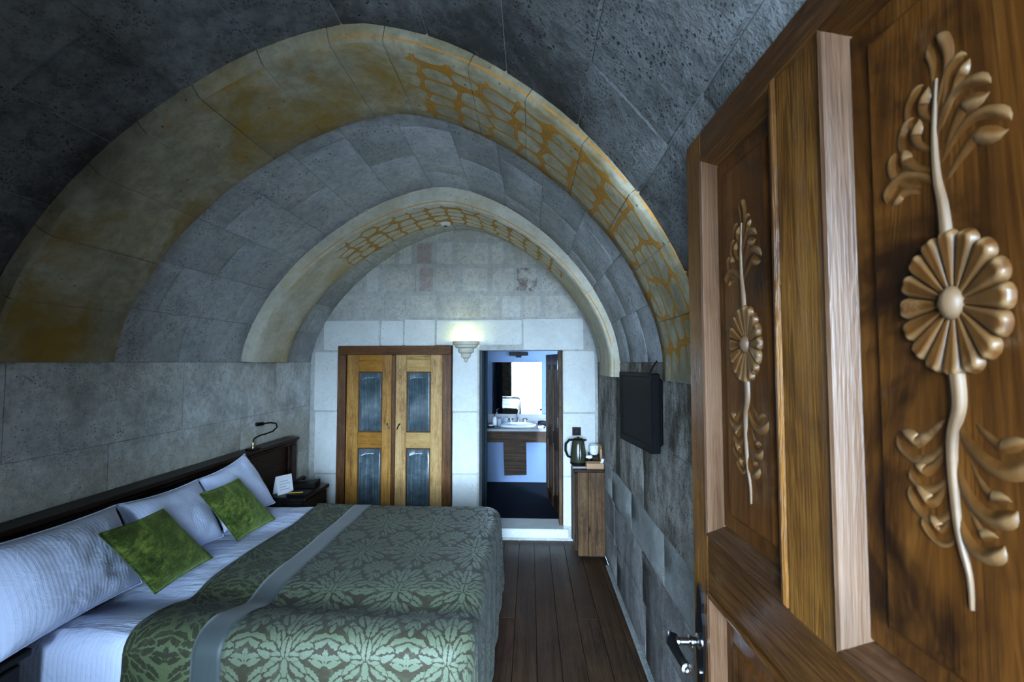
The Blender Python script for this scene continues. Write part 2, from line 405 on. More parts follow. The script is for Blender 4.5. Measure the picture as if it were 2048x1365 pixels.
mm = Mat('mirror_glass', 0.01, 0.5, 1.0); mm.col((0.92, 0.95, 0.97)); M['mirror'] = mm.m
# reeded door glass
mm = Mat('reeded_glass', 0.22, 0.6); n = mm.noise(mm.coord('Object'), 11, 5, 0.7)*0.55+mm.noise(mm.mapv(mm.coord('Object'), (75, 75, 2.2)), 1.0, 3, 0.6)*0.45
mm.col(mm.ramp(n, [(0.3, (0.022, 0.034, 0.04)), (0.52, (0.065, 0.095, 0.112)), (0.72, (0.2, 0.24, 0.265))])); M['reeded'] = mm.m
# linen with satin stripe
def linen(name, c, stripe, wr=0.006, fold=0):
    m = Mat(name, 0.75, 0.25); u, v, _ = m.sep(m.coord('UV'))
    s_ = (u*(2*math.pi/stripe)).sin().step(-0.25, 0.25)
    p = m.coord('World'); n = m.noise(m.mapv(p, (1, 1, 1)), 9, 4, 0.55, 0.6); f = m.noise(p, 400, 2)
    m.col(m.mix(s_*0.28, c, tuple(x*0.86 for x in c))); m.set('Roughness', 0.8-s_*0.25)
    m.set('Sheen Weight', 0.15)
    if fold:        # long flat creases across the sheet
        n = n*0.5+m.noise(m.mapv(p, (2.0, 13, 2)), 1.0, 4, 0.6, 0.4)*0.9
    m.bump(n*0.9+f*0.03+s_*0.03, wr); return m.m
M['linen'] = linen('sky_tinted_striped_linen', (0.68, 0.745, 0.985), 0.017, 0.012)  # white cloth with the skylight's blue mixed into its base colour
M['sheet'] = linen('sky_tinted_sheet_linen', (0.68, 0.745, 0.985), 0.02, 0.03, 1)  # same blue of the sky put into the white sheet
M['mattress'] = plain('white_mattress', (0.80, 0.82, 0.9), 0.8)
# green crushed velvet
mm = Mat('green_velvet', 0.75, 0.15); p = mm.coord('Object')
n = mm.noise(p, 13, 5, 0.65, 1.0); n2 = mm.noise(p, 46, 4, 0.7, 0.8)
mm.col(mm.ramp(n*0.6+n2*0.4, [(0.40, (0.006, 0.011, 0.001)), (0.5, (0.034, 0.052, 0.005)), (0.60, (0.12, 0.148, 0.025))]))
mm.set('Sheen Weight', 0.5); mm.b.inputs['Sheen Tint'].default_value = (0.6, 0.8, 0.25, 1); mm.bump(n*0.6+n2*0.4, 0.012); M['velvet'] = mm.m
mm = Mat('grey_satin', 0.5, 0.3); p = mm.coord('UV'); n = mm.noise(mm.mapv(p, (60, 4, 1)), 1, 3)
mm.col(mm.mix(n*0.5, (0.040, 0.050, 0.050), (0.025, 0.031, 0.033))); mm.set('Sheen Weight', 0.2); M['ribbon'] = mm.m

def damask(name, ground, figure, invert):
    m = Mat(name, 0.5, 0.4)
    u0, v0, _ = m.sep(m.coord('UV'))
    PW, PH = 0.32, 0.44
    def paint(x, y, shapes, c):
        for (cx, cy, rx, ry, rot, vein) in shapes:
            dx, dy = x-cx, y-cy
            ca, sa = math.cos(rot), math.sin(rot)
            a = (dx*ca+dy*sa)/rx; b = (dy*ca-dx*sa)/ry
            r2 = a*a+b*b
            body = r2.lt(0.82)
            if vein: body = body*a.abs().gt(0.13)
            c = c*r2.gt(1.0)+body*r2.lt(1.0) if True else c
        return c
    # y runs up the repeat; everything is mirrored about x = 0 by using |x|
    big = [(0, .175, .024, .045, 0, 1), (.05, .165, .026, .05, -.45, 1), (.095, .12, .028, .05, -.85, 1), (.125, .06, .026, .045, -1.25, 1), (.132, 0, .022, .04, -1.75, 1),
           (.105, -.055, .024, .048, -2.25, 1), (.065, -.105, .024, .05, -2.6, 1), (.03, -.16, .02, .05, -2.85, 1), (0, -.205, .016, .04, 0, 0),
           (.06, .09, .03, .045, -.7, 1), (.075, .03, .028, .042, -1.4, 1), (.055, -.03, .026, .042, -2.2, 1), (.022, -.085, .02, .045, -2.7, 1),
           (0, .115, .026, .042, 0, 1), (.03, .065, .02, .036, -.5, 1), (.032, .01, .018, .03, -1.6, 1), (0, .04, .022, .036, 0, 1), (0, -.03, .016, .036, 0, 0)]
    small = [(0, .085, .022, .034, 0, 1), (.036, .070, .021, .033, -.6, 1), (.060, .036, .021, .032, -1.2, 1), (.058, 0, .020, .028, -1.8, 1),
             (.038, -.034, .018, .030, -2.4, 1), (.016, -.070, .015, .034, -2.8, 1), (0, -.11, .012, .024, 0, 0),
             (.026, .032, .020, .026, -.9, 1), (0, .04, .017, .026, 0, 1), (.02, -.006, .016, .022, -2.0, 1), (0, 0, .015, .020, 0, 0)]
    lace = m.mapv(m.comb(u0.wrap(-PW/2, PW/2).abs(), v0.wrap(-PH/2, PH/2)), (1, 1, 1))
    lx = m.noise(lace, 90, 2)*0.016-0.008; ly = m.noise(m.mapv(lace, (1, 1, 1), (3, 1, 0)), 90, 2)*0.016-0.008
    u0 = u0; x1 = u0.wrap(-PW/2, PW/2).abs(); y1 = v0.wrap(-PH/2, PH/2)
    x2 = (u0+PW/2).wrap(-PW/2, PW/2).abs(); y2 = (v0+PH/2).wrap(-PH/2, PH/2)
    x1 = x1+lx; y1 = y1+ly; x2 = x2+lx; y2 = y2+ly; z = x1*0.0
    tx = x2/0.092; ty = (y2+0.005)/0.128
    chan = (tx*tx*(1.25-ty*0.55)+ty*ty).lt(1.0)
    c = (paint(x1, y1, big, z)*(1.0-chan)).mx(paint(x2, y2, small, z)).mx(paint(x2, (v0+PH/2+0.21).wrap(-PH/2, PH/2), [(0.0, 0.0, 0.014, 0.03, 0, 1), (0.03, -0.02, 0.012, 0.025, -1.0, 1)], z)).clamp()
    p = m.coord('UV'); thr = m.noise(m.mapv(p, (900, 60, 1)), 1, 2); cr = m.noise(p, 14, 5, 0.65, 1.0)
    fac = c if not invert else 1.0-c
    col = m.mix(fac, ground, figure)
    col = m.mix(thr*0.35, col, tuple(x*0.6 for x in ground))
    col = m.mix(cr.step(0.45, 0.7)*0.25, col, figure)
    m.col(col); m.set('Roughness', 0.72-fac*0.2); m.b.inputs['Specular IOR Level'].default_value = 0.28; m.set('Sheen Weight', 0.06)
    m.bump(fac*0.25+thr*0.1+cr*0.9, 0.006)
    return m.m
M['damask'] = damask('green_damask', (0.023, 0.018, 0.007), (0.088, 0.106, 0.066), False)
M['damask_rev'] = damask('green_damask_reversed', (0.020, 0.021, 0.0075), (0.078, 0.098, 0.042), True)
# ================================================================== SETTING
XL, XR = -2.235, 0.677          # faces of the side walls
YB = 4.56                       # face of the back wall
SPR = 1.75                      # where the vault springs
AX = -0.68                      # crown line
def profile(xl, xr, h, n=160, pl_=1.62, pr_=1.66):
    """vault curve from the left foot over the crown to the right foot, resampled at even spacing"""
    pts = []
    for i in range(n+1):
        t = math.pi*i/n
        if t <= math.pi/2:
            x = AX-(AX-xl)*math.cos(t)**(2/pl_); z = h*math.sin(t)**(2/pl_)
        else:
            x = AX+(xr-AX)*(-math.cos(t))**(2/pr_); z = h*math.sin(t)**(2/pr_)
        pts.append((x, SPR+z))
    return pts
class Path:
    def __init__(s, pts):
        s.p = pts; s.d = [0.0]
        for a, b in zip(pts, pts[1:]): s.d.append(s.d[-1]+math.hypot(b[0]-a[0], b[1]-a[1]))
        s.L = s.d[-1]
    def at(s, t):
        t = min(max(t, 0), s.L); import bisect
        i = min(max(bisect.bisect_right(s.d, t)-1, 0), len(s.p)-2)
        k = (t-s.d[i])/max(1e-9, s.d[i+1]-s.d[i]); a, b = s.p[i], s.p[i+1]
        return a[0]+(b[0]-a[0])*k, a[1]+(b[1]-a[1])*k
    def nrm(s, t):
        a, b = s.at(t-0.02), s.at(t+0.02); dx, dz = b[0]-a[0], b[1]-a[1]; l = math.hypot(dx, dz) or 1
        return dz/l, -dx/l                      # towards the room
    def off(s, t, e):
        x, z = s.at(t); nx, nz = s.nrm(t); return x+nx*e, z+nz*e
VH = 1.36
vault = Path([(XL, 0.0)]+profile(XL, XR, VH)+[(XR, 0.0)])
LV = vault.L; S0 = SPR; S1 = LV-SPR

def shell(name, s0, s1, y0, y1, mat, ns, ny, thick=0.12):
    m = MB(); inn = [[None]*(ny+1) for _ in range(ns+1)]
    for i in range(ns+1):
        t = s0+(s1-s0)*i/ns
        for j in range(ny+1):
            x, z = vault.off(t, 0.0); inn[i][j] = (x, y0+(y1-y0)*j/ny, z)
    out = []
    for i in range(ns+1):
        t = s0+(s1-s0)*i/ns; x, z = vault.off(t, -thick); out.append([(x, y0+(y1-y0)*j/ny, z) for j in range(ny+1)])
    m.grid(inn); m.grid(out, flip=True)
    return tag(m.build(name, mat, smooth=True), kind='structure')
wall_left = shell('wall_left', 0, S0, FW1, YB, M['mortar'], 6, 4)
wall_right = shell('wall_right', S1, LV, FW1, YB, M['mortar'], 6, 4)
ceiling = shell('ceiling', S0, S1, FW1, YB, M['mortar_dark'], 60, 4)
tag(wall_left, 'plastered grey tuff wall behind the bed headboard'); tag(wall_right, 'rough pitted stone wall carrying the television'); tag(ceiling, 'grey stone barrel vault over the bedroom')

def block(parent, s0, s1, y0, y1, mat, rise=0.006, gap=0.004, ns=4, ny=3, rough=0.002, name='stone_block'):
    m = MB(); P = []
    us = [s0+gap]+[s0+gap+0.006+(s1-s0-2*gap-0.012)*i/ns for i in range(ns+1)]+[s1-gap]
    vs_ = [y0+gap]+[y0+gap+0.006+(y1-y0-2*gap-0.012)*j/ny for j in range(ny+1)]+[y1-gap]
    for i, t in enumerate(us):
        row = []
        for j, y in enumerate(vs_):
            edge = i in (0, len(us)-1) or j in (0, len(vs_)-1)
            e = 0.002 if edge else rise+rough*1.0*mnoise.noise(Vector((t*5, y*5, 3.1)))
            x, z = vault.off(t, e); row.append((x, y, z))
        P.append(row)
    m.grid(P); return m.build(name, mat, parent, smooth=True)
def courses(parent, s0, s1, h, y0, y1, w, matf, **k):
    n = max(1, round((s1-s0)/h))
    for i in range(n):
        a, b = s0+(s1-s0)*i/n, s0+(s1-s0)*(i+1)/n
        c = max(1, round((y1-y0)/w)); cuts = [y0]
        off = 0.5 if i % 2 else 0.0
        for j in range(1, c+1):
            y = y0+(y1-y0)*(j-off+random.uniform(-0.12, 0.12))/c
            if y0+0.12 < y < y1-0.12: cuts.append(y)
        cuts.append(y1)
        for ya, yb in zip(cuts, cuts[1:]): block(parent, a, b, ya, yb, matf((a+b)/2, (ya+yb)/2), **k)
A1 = (1.73, 2.28); A2 = (3.43, 3.96)
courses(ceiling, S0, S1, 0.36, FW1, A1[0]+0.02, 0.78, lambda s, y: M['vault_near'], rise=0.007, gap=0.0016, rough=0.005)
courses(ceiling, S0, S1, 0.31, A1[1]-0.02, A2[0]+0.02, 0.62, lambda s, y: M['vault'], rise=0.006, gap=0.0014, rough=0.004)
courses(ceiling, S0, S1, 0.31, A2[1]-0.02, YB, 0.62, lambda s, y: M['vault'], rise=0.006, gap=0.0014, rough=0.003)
courses(wall_left, 0.02, S0, 0.43, FW1, YB, 1.1, lambda s, y: M['wall_l'], rise=0.004, gap=0.0015, rough=0.004)
def rmat(s, y):
    z = LV-s
    if z < 0.30: return M['wall_r_brown']
    if z < 0.62: return M['wall_r_brown']
    if z < 0.90: return M['wall_r_pale']
    return M['wall_r']
for z0, z1, wd in ((0.02, 0.32, 0.9), (0.32, 0.62, 0.8), (0.62, 0.88, 0.75), (0.88, 1.32, 0.85), (1.32, 1.75, 0.9)):
    courses(wall_right, LV-z1, LV-z0, 9, FW1, YB, wd, rmat, rise=0.006, gap=0.0018, rough=0.003)

# ---- the two ribs, laid stone by stone
def rib(name, xl, xr, h, y0, y1, mat, n, foot_r, gap, label, outset):
    inner = Path([(xl, SPR)]+profile(xl, xr, h)+[(xr-0.004, SPR-foot_r)])
    root = empty(name, (AX, (y0+y1)/2, SPR)); tag(root, label, kind='structure')
    cuts = [0]+[inner.L*(i+random.uniform(-0.18, 0.18))/n for i in range(1, n)]+[inner.L]
    def thick(t):                       # distance from the rib's inner edge up to the vault behind it
        x, z = inner.at(t); return outset
    m = MB(); P = []                       # mortar bed showing in the joints
    for i in range(121):
        t = inner.L*i/120; row = []
        for o, y in ((0.25, y0+0.007), (0.0065, y0+0.007), (0.0065, y1-0.012), (0.25, y1-0.012)):
            x, z = inner.off(t, -o); row.append((x-AX, y-(y0+y1)/2, z-SPR))
        P.append(row)
    m.grid(P); m.build('mortar_bed', M['rib_mortar'], root)
    for a, b in zip(cuts, cuts[1:]):
        k = max(3, int((b-a)/0.05)); jit = random.uniform(-0.003, 0.003) if gap > 0.002 else 0
        P = []; T = []
        bev = 0.012; od = 0.30
        # cross-section from outside of the front face, round the front edge, across the soffit, up the back
        sec = [(od, y0, None, -od), (bev, y0, None, -bev), (0.0, y0+bev, None, 0.0)]
        for q in range(1, 7): sec.append((0.0, y0+bev+(y1-y0-2*bev)*q/6, 'n', (y1-y0)*q/6))
        sec += [(bev, y1, None, y1-y0+bev), (od, y1, None, y1-y0+od)]
        for i in range(k+1):
            g_ = gap*0.4; t = a+g_+(b-a-2*g_)*i/k; row = []
            edge = (i in (0, k)) and gap > 0.002
            for si, (o, y, f, v) in enumerate(sec):
                wob = 0.0035*mnoise.noise(Vector((t*4, y*4, h)))+jit*0.5
                if edge: wob -= 0.0012
                yy = y
                if si == len(sec)-2 or si == len(sec)-3: yy += 0.010*mnoise.noise(Vector((t*7, 2.2, h)))
                if si == 1: yy -= 0.002
                x, z = inner.off(t, -o+wob if o < 0.2 else -o); row.append((x-AX, yy-(y0+y1)/2, z-SPR)); 
            P.append(row); T.append(t)
        m = MB(); m.grid(P, uvf=lambda i, j: (T[i], sec[j][3]))
        k0 = 0; nsec = len(sec)
        m.face(list(range(nsec)), [(T[0], s_[3]) for s_ in sec]); e = k*nsec; m.face(list(range(e+nsec-1, e-1, -1)), [(T[-1], s_[3]) for s_ in reversed(sec)])
        m.build('voussoir', mat, root, smooth=True, angle=50)
    return inner
L1 = Path(profile(-2.14, 0.655, 1.28)).L; L2 = Path(profile(-2.14, 0.605, 1.22)).L
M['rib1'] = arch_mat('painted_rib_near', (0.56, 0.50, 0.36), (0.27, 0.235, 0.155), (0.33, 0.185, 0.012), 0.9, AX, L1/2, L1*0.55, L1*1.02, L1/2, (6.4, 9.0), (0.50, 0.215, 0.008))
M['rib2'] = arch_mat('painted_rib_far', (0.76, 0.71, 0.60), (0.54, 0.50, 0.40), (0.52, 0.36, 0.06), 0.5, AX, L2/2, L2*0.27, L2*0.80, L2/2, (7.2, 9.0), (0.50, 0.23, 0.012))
M['rib_mortar'] = stone('rib_mortar', (0.46, 0.45, 0.42), (0.30, 0.295, 0.28), pits=0.2)
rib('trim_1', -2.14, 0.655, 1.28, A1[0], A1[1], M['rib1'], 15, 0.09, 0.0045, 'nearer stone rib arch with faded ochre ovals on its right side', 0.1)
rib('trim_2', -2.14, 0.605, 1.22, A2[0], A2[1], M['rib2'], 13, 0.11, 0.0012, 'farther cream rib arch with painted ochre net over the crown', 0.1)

# ---- back wall: mortar core with the two openings, every stone a part
WX = (-1.935, -0.775)            # wardrobe recess
BX = (-0.508, 0.325)             # bathroom doorway
WT, BT, BS = 1.92, 1.87, 0.12    # tops and the sill height of the doorway
Y1 = 4.84
m = MB()
for x0, x1, z0, z1 in ((XL-0.1, WX[0], -0.02, 3.3), (WX[1], BX[0], 0, 3.3), (BX[1], XR+0.12, -0.02, 3.3), (WX[0], WX[1], WT, 3.3), (BX[0], BX[1], BT, 3.3), (BX[0], BX[1], -0.02, 0.03)):
    m.box(x0, x1, YB, Y1, z0, z1)
m.box(WX[0], WX[1], YB+0.2, Y1, 0, WT)
wall_back = tag(m.build('wall_back', M['mortar_wall']), 'pale stone wall with the wardrobe and the bathroom doorway', kind='structure')
def wstone(px0, py0, px1, py1, mat, rise=0.012, slant=0.0):
    a = at(px0, py1, YB); b = at(px1, py0, YB)
    wstone_w(a.x, b.x, a.z, b.z, mat, rise, slant)
def wstone_w(x0, x1, z0, z1, mat, rise=0.012, slant=0.0):
    bm = bmesh.new(); bmesh.ops.create_cube(bm, size=1)
    r = lambda s_: random.uniform(-s_, s_)
    for v in bm.verts:
        x = x0 if v.co.x < 0 else x1; z = z0 if v.co.z < 0 else z1
        v.co = (x+r(0.004)+(slant if v.co.z < 0 else -slant)*(1 if v.co.x < 0 else 0), YB-rise if v.co.y < 0 else YB+0.02, z+r(0.003))
    bmesh.ops.bevel(bm, geom=list(bm.edges), offset=0.008, segments=2, affect='EDGES')
    q = MB(); q.bm(bm); q.build('stone_block', mat, wall_back, smooth=True, angle=60)
W_ = M['white_stone']
g = 1.2
for a in ((648, 642, 759, 701), (762, 642, 806, 692), (809, 640, 870, 692), (873, 640, 1043, 690), (1047, 638, 1166, 700)): wstone(*a, W_)
for y0, y1 in ((705, 821), (824, 946), (949, 1072)): wstone(628, y0, 677, y1, W_)
for y0, y1 in ((694, 823), (826, 947), (950, 1073)): wstone(905, y0, 955, y1, W_)
for y0, y1 in ((703, 824), (828, 952), (955, 1052)): wstone(1127, y0, 1189, y1, W_)
random.seed(11)
def crop(x): return 480+x/2.56
rows = [((590, 708), [(440, 585, 'b'), (598, 748, 'b'), (765, 855, 'b'), (872, 1008, 'b'), (1022, 1218, 'b'), (1226, 1325, 'b'), (1338, 1440, 'w'), (1450, 1545, 'b'), (1560, 1730, 'b')]),
        ((448, 575), [(560, 635, 'b'), (645, 715, 'w'), (728, 905, 'b'), (915, 992, 'r'), (1003, 1108, 'b'), (1135, 1270, 'b'), (1290, 1405, 'b'), (1415, 1525, 's'), (1540, 1650, 'b')]),
        ((318, 435), [(700, 800, 'b'), (812, 885, 'w'), (902, 985, 'r'), (1005, 1093, 'w'), (1108, 1275, 'b'), (1288, 1352, 'b'), (1365, 1430, 'b'), (1442, 1520, 'b')]),
        ((240, 306), [(880, 990, 'b'), (1000, 1095, 'b'), (1110, 1240, 'b'), (1255, 1330, 'b')])]
mk = {'b': M['buff_stone'], 'w': M['pale_stone'], 'r': M['red_stone'], 's': M['scorched_stone']}
for (y0, y1), st in rows:
    for x0, x1, k in st: wstone(crop(x0), 360+y0/2.56, crop(x1), 360+y1/2.56, mk[k], rise=random.uniform(0.002, 0.007))
# white threshold stone of the raised bathroom doorway
o = B(-0.53, 0.375, YB-0.03, Y1, 0.03, BS, 0.008).build('trim_3', M['white_stone']); tag(o, 'white stone threshold step under the bathroom doorway', kind='structure')

# ---- floor boards
fl = tag(MB().box(XL-0.1, XR+0.1, FW0, Y1, -0.09, -0.022).build('floor', M['black_wood']), 'dark brown wooden board floor', kind='structure')
x = XL; i = 0
while x < XR:
    wd = 0.142; x1 = min(x+wd, XR)
    cuts = [FW0, (0.9, 2.3, 3.2, 1.5)[i % 4], YB+0.05]
    for ya, yb in zip(cuts, cuts[1:]):
        B(x+0.0012, x1-0.0012, ya+0.001, yb-0.001, -0.022, 0.0, 0.002).build('floor_board', M['floor_wood'], fl)
    x = x1; i += 1
bb = MB(); bb.bbox(XR-0.035, XR+0.0, FW1+0.01, 4.0, 0.0, 0.022, 0.006)
tag(bb.build('baseboard_right', M['wall_r_pale']), 'thin pale strip at the foot of the right wall', kind='structure')

# ---- front wall with the doorway the photograph is taken from
m = MB()
m.box(XL-0.12, WL, FW0, FW1, -0.02, 3.3); m.box(WR, DL, FW0, FW1, -0.02, 3.3); m.box(WL, WR, FW0, FW1, -0.02, WB0); m.box(WL, WR, FW0, FW1, WB1, 3.3); m.box(DR, XR+0.12, FW0, FW1, 0, 3.3); m.box(DL, DR, FW0, FW1, DT, 3.3)
tag(m.build('wall_front', M['vault_near']), 'thick stone entrance wall around the open doorway', kind='structure')
tag(MB().box(-25, 25, -30, FW0, -0.12, -0.02).build('ground', M['terrace']), 'pale terrace outside the entrance', kind='structure')

tag(MB().bbox(-0.58, 0.24, YB+1.688, YB+1.71, 0.918, 1.045, 0.003).build('trim_5', M['marble']), 'grey marble backsplash strip under the bathroom mirror', kind='structure')
# ---- bathroom shell
m = MB()
for x0, x1, z0, z1 in ((WL, WL+0.05, WB0, WB1), (WR-0.05, WR, WB0, WB1), (WL+0.05, WR-0.05, WB0, WB0+0.05), (WL+0.05, WR-0.05, WB1-0.05, WB1)): m.bbox(x0, x1, FW0+0.02, FW0+0.08, z0, z1, 0.004)
wn = tag(m.build('added_window_1', M['cab_dark']), 'small low window added in the entrance wall to light the bed', kind='structure')  # unseen opening, added for its daylight on the bedding
wpane = MB().box(WL+0.05, WR-0.05, FW0+0.045, FW0+0.049, WB0+0.05, WB1-0.05)
gm = bpy.data.materials.new('added_window_glass'); gm.use_nodes = True; gnt = gm.node_tree; gnt.nodes.clear()
_tr = gnt.nodes.new('ShaderNodeBsdfTransparent'); _gl = gnt.nodes.new('ShaderNodeBsdfGlossy'); _gl.inputs['Roughness'].default_value = 0.02
_mx = gnt.nodes.new('ShaderNodeMixShader'); _mx.inputs[0].default_value = 0.06; _ou = gnt.nodes.new('ShaderNodeOutputMaterial')
gnt.links.new(_tr.outputs[0], _mx.inputs[1]); gnt.links.new(_gl.outputs[0], _mx.inputs[2]); gnt.links.new(_mx.outputs[0], _ou.inputs[0])
wpane.build('pane', gm, wn)
YBB = 6.27
bw = MB().box(-0.66, 1.15, YBB, YBB+0.1, BS, 2.5).build('wall_bathroom_back', M['plaster']); tag(bw, 'shade-tinted white bathroom wall behind the mirror', kind='structure')
tag(MB().box(-0.68, -0.585, Y1, YBB, BS, 2.5).build('wall_bathroom_left', M['tile_dark']), 'dark blue tiled bathroom side wall', kind='structure')
tag(MB().box(1.05, 1.15, Y1, YBB, BS, 2.5).build('wall_bathroom_right', M['plaster']), 'shade-tinted white bathroom side wall behind the open door', kind='structure')
tag(MB().box(-0.68, 1.15, Y1, YBB+0.1, BS-0.06, BS).build('bathroom_floor', M['bath_floor']), 'black tiled bathroom floor', kind='structure')
tag(MB().box(-0.68, 1.15, Y1, YBB+0.1, 2.5, 2.56).build('bathroom_ceiling', M['plaster']), 'shade-tinted white bathroom ceiling', kind='structure')
# ================================================================== OPEN CARVED DOOR
PHI = math.radians(1.83)
HX, HY = 0.432+math.sin(PHI), 1.25-math.cos(PHI)
door = empty('door_1', (HX, HY, 0.0), PHI)
tag(door, 'large open carved wooden door with rosettes and leaf scrolls at the right', kind='structure')
DTK = 0.048                                 # local x runs from the carved face towards the wall, y from hinge to free edge
def dbox(name, y0, y1, z0, z1, mat, x0=0.0, x1=DTK, b=0.004): return B(x0, x1, y0, y1, z0, z1, b).build(name, M[mat], door)
ZT, ZB = 2.34, 0.03
P1, P2 = (0.575, 0.908), (0.072, 0.452)     # panel openings along the door
dbox('stile', 0.908, 1.0, ZB, ZT, 'door_v'); dbox('stile', 0.0, 0.072, ZB, ZT, 'door_v')
dbox('stile', 0.452, 0.575, 0.20, 2.268, 'door_v', x0=0.0005)
dbox('rail', 0.072, 0.908, 2.268, ZT, 'door_h'); dbox('rail', 0.072, 0.908, 1.190, 1.325, 'door_h', x0=0.0); dbox('rail', 0.072, 0.908, ZB, 0.20, 'door_h')
def moulding(y0, y1, z0, z1, wv, wh, d, pale):
    """four sloped strips running round a panel opening, from the face down to the panel"""
    def strip(a, b, wid_dir, wid, mat, up):
        pr = [(0.0, -0.002), (0.1, -0.006), (0.28, -0.004), (0.42, 0.004), (0.8, d*0.62), (1.0, d), (1.0, d+0.012), (0.0, d+0.012)]
        m = MB(); P = []
        for k in (0, 1):
            row = []
            for (t, x) in pr:
                if up:      # upright strip: mitred ends
                    y = a+wid_dir*wid*t; zz = (z0+wh*t) if k == 0 else (z1-wh*t)
                    row.append((x, y, zz))
                else:
                    zz = a+wid_dir*wid*t; yy = (y0+wv*t) if k == 0 else (y1-wv*t)
                    row.append((x, yy, zz))
            P.append(row)
        m.grid(P, closed_v=True); n = len(pr); m.face(list(range(n))); m.face(list(range(2*n-1, n-1, -1)))
        m.build('panel_moulding', M[mat], door, smooth=True, angle=30)
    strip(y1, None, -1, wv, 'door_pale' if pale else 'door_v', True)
    strip(y0, None, 1, wv, 'door_v', True)
    strip(z1, None, -1, wh, 'door_h', False)
    strip(z0, None, 1, wh, 'door_ledge', False)
def panel(y0, y1, z0, z1, name, mat='door_panel'):
    a = 0.03
    m = MB(); m.bbox(0.022, 0.044, y0, y1, z0, z1, 0.002)
    # raised field with a chamfer all round
    prs = [(0.0, 0.024), (0.012, 0.016)]
    P = [[(x, y0+a+i, z0+a+i), (x, y1-a-i, z0+a+i), (x, y1-a-i, z1-a-i), (x, y0+a+i, z1-a-i)] for i, x in prs]
    m.grid(P, closed_v=True); k = len(m.v)-4; m.face((k, k+1, k+2, k+3))
    return m.build(name, M[mat], door)
for (y0, y1) in (P1, P2):
    wv_ = 0.050 if y0 > 0.5 else 0.036
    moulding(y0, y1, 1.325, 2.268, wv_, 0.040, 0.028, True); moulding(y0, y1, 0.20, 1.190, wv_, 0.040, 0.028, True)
cp1 = panel(P1[0]+0.03, P1[1]-0.045, 1.365, 2.228, 'carved_panel'); cp2 = panel(P2[0]+0.03, P2[1]-0.032, 1.365, 2.228, 'carved_panel')
for (y0, y1) in (P1, P2): panel(y0+0.045, y1-0.045, 0.24, 1.15, 'panel')
# ---- carving, modelled round the centre of a rosette: a = to the right seen from the room, z = up, height towards the room
def catmull(pts, n):
    out = []
    P = [pts[0]]+list(pts)+[pts[-1]]
    for i in range(1, len(P)-2):
        for k in range(n):
            t = k/n; p0, p1, p2, p3 = P[i-1], P[i], P[i+1], P[i+2]
            out.append(tuple(0.5*((2*p1[j])+(-p0[j]+p2[j])*t+(2*p0[j]-5*p1[j]+4*p2[j]-p3[j])*t*t+(-p0[j]+3*p1[j]-3*p2[j]+p3[j])*t**3) for j in (0, 1)))
    out.append(tuple(pts[-1])); return out
def sweep(pts, wid, hgt, nx=8, groove=0.35, side=0.0):
    """leaf-like ridge: wid(t), hgt(t) along the spine; groove hollows its middle"""
    sp = catmull(pts, 6); m = MB(); P = []; N = len(sp)-1
    for i, (a, z) in enumerate(sp):
        a0, z0 = sp[max(i-1, 0)]; a1, z1 = sp[min(i+1, N)]
        l = math.hypot(a1-a0, z1-z0) or 1; na, nz = -(z1-z0)/l, (a1-a0)/l
        t = i/N; w_ = max(wid(t), 0.0006); h_ = hgt(t); row = []
        for j in range(nx+1):
            q = -1+2*j/nx
            hh = h_*(max(0.0, 1-abs(q)**2.6))*(1-groove*math.exp(-((q-side)/0.38)**2))
            row.append((-(hh-0.004), -(a+na*w_*q), z+nz*w_*q))
        P.append(row)
    m.grid(P); return m
def leafw(w): return lambda t: w*(0.55+0.45*math.sin(math.pi*min(1.0, 0.02+t*0.70)))*math.sqrt(max(0.0, 1-max(0.0, (t-0.80)/0.205)**2))
def leafh(h): return lambda t: h*(0.45+0.75*t)*(1 if t < 0.85 else 1-0.6*(t-0.85)/0.15)
UP = [([(-0.008, 0.225), (-0.004, 0.262), (-0.002, 0.285), (-0.010, 0.312)], 0.011),
      ([(-0.012, 0.200), (0.002, 0.233), (0.014, 0.255), (0.030, 0.262)], 0.011),
      ([(-0.011, 0.162), (0.001, 0.198), (0.020, 0.222), (0.050, 0.214)], 0.013),
      ([(-0.009, 0.140), (0.010, 0.166), (0.035, 0.182), (0.066, 0.166)], 0.013),
      ([(-0.012, 0.205), (-0.033, 0.225), (-0.036, 0.246), (-0.020, 0.262)], 0.012),
      ([(-0.012, 0.172), (-0.040, 0.190), (-0.048, 0.212), (-0.034, 0.230)], 0.012),
      ([(-0.013, 0.150), (-0.042, 0.160), (-0.062, 0.180), (-0.060, 0.202)], 0.013),
      ([(-0.014, 0.132), (-0.040, 0.152), (-0.064, 0.156), (-0.083, 0.140)], 0.012)]
LO = [([(0.002, -0.118), (0.016, -0.146), (0.043, -0.164), (0.076, -0.148)], 0.014),
      ([(-0.005, -0.150), (0.008, -0.193), (0.028, -0.216), (0.054, -0.208)], 0.013),
      ([(-0.008, -0.200), (0.002, -0.236), (0.018, -0.258), (0.040, -0.247)], 0.012),
      ([(-0.008, -0.132), (-0.032, -0.158), (-0.055, -0.172), (-0.080, -0.154)], 0.013),
      ([(-0.009, -0.165), (-0.026, -0.192), (-0.045, -0.204), (-0.062, -0.192)], 0.012),
      ([(-0.010, -0.198), (-0.024, -0.230), (-0.044, -0.238), (-0.063, -0.214)], 0.012),
      ([(-0.008, -0.240), (-0.021, -0.262), (-0.034, -0.262), (-0.044, -0.246)], 0.010)]
STEM = [[(-0.003, 0.07), (-0.006, 0.112), (-0.012, 0.15), (-0.013, 0.205), (-0.008, 0.262)],
        [(0.001, -0.07), (0.003, -0.112), (-0.007, -0.15), (-0.008, -0.201), (-0.004, -0.256), (0.005, -0.296), (0.006, -0.330)]]
pieces = []
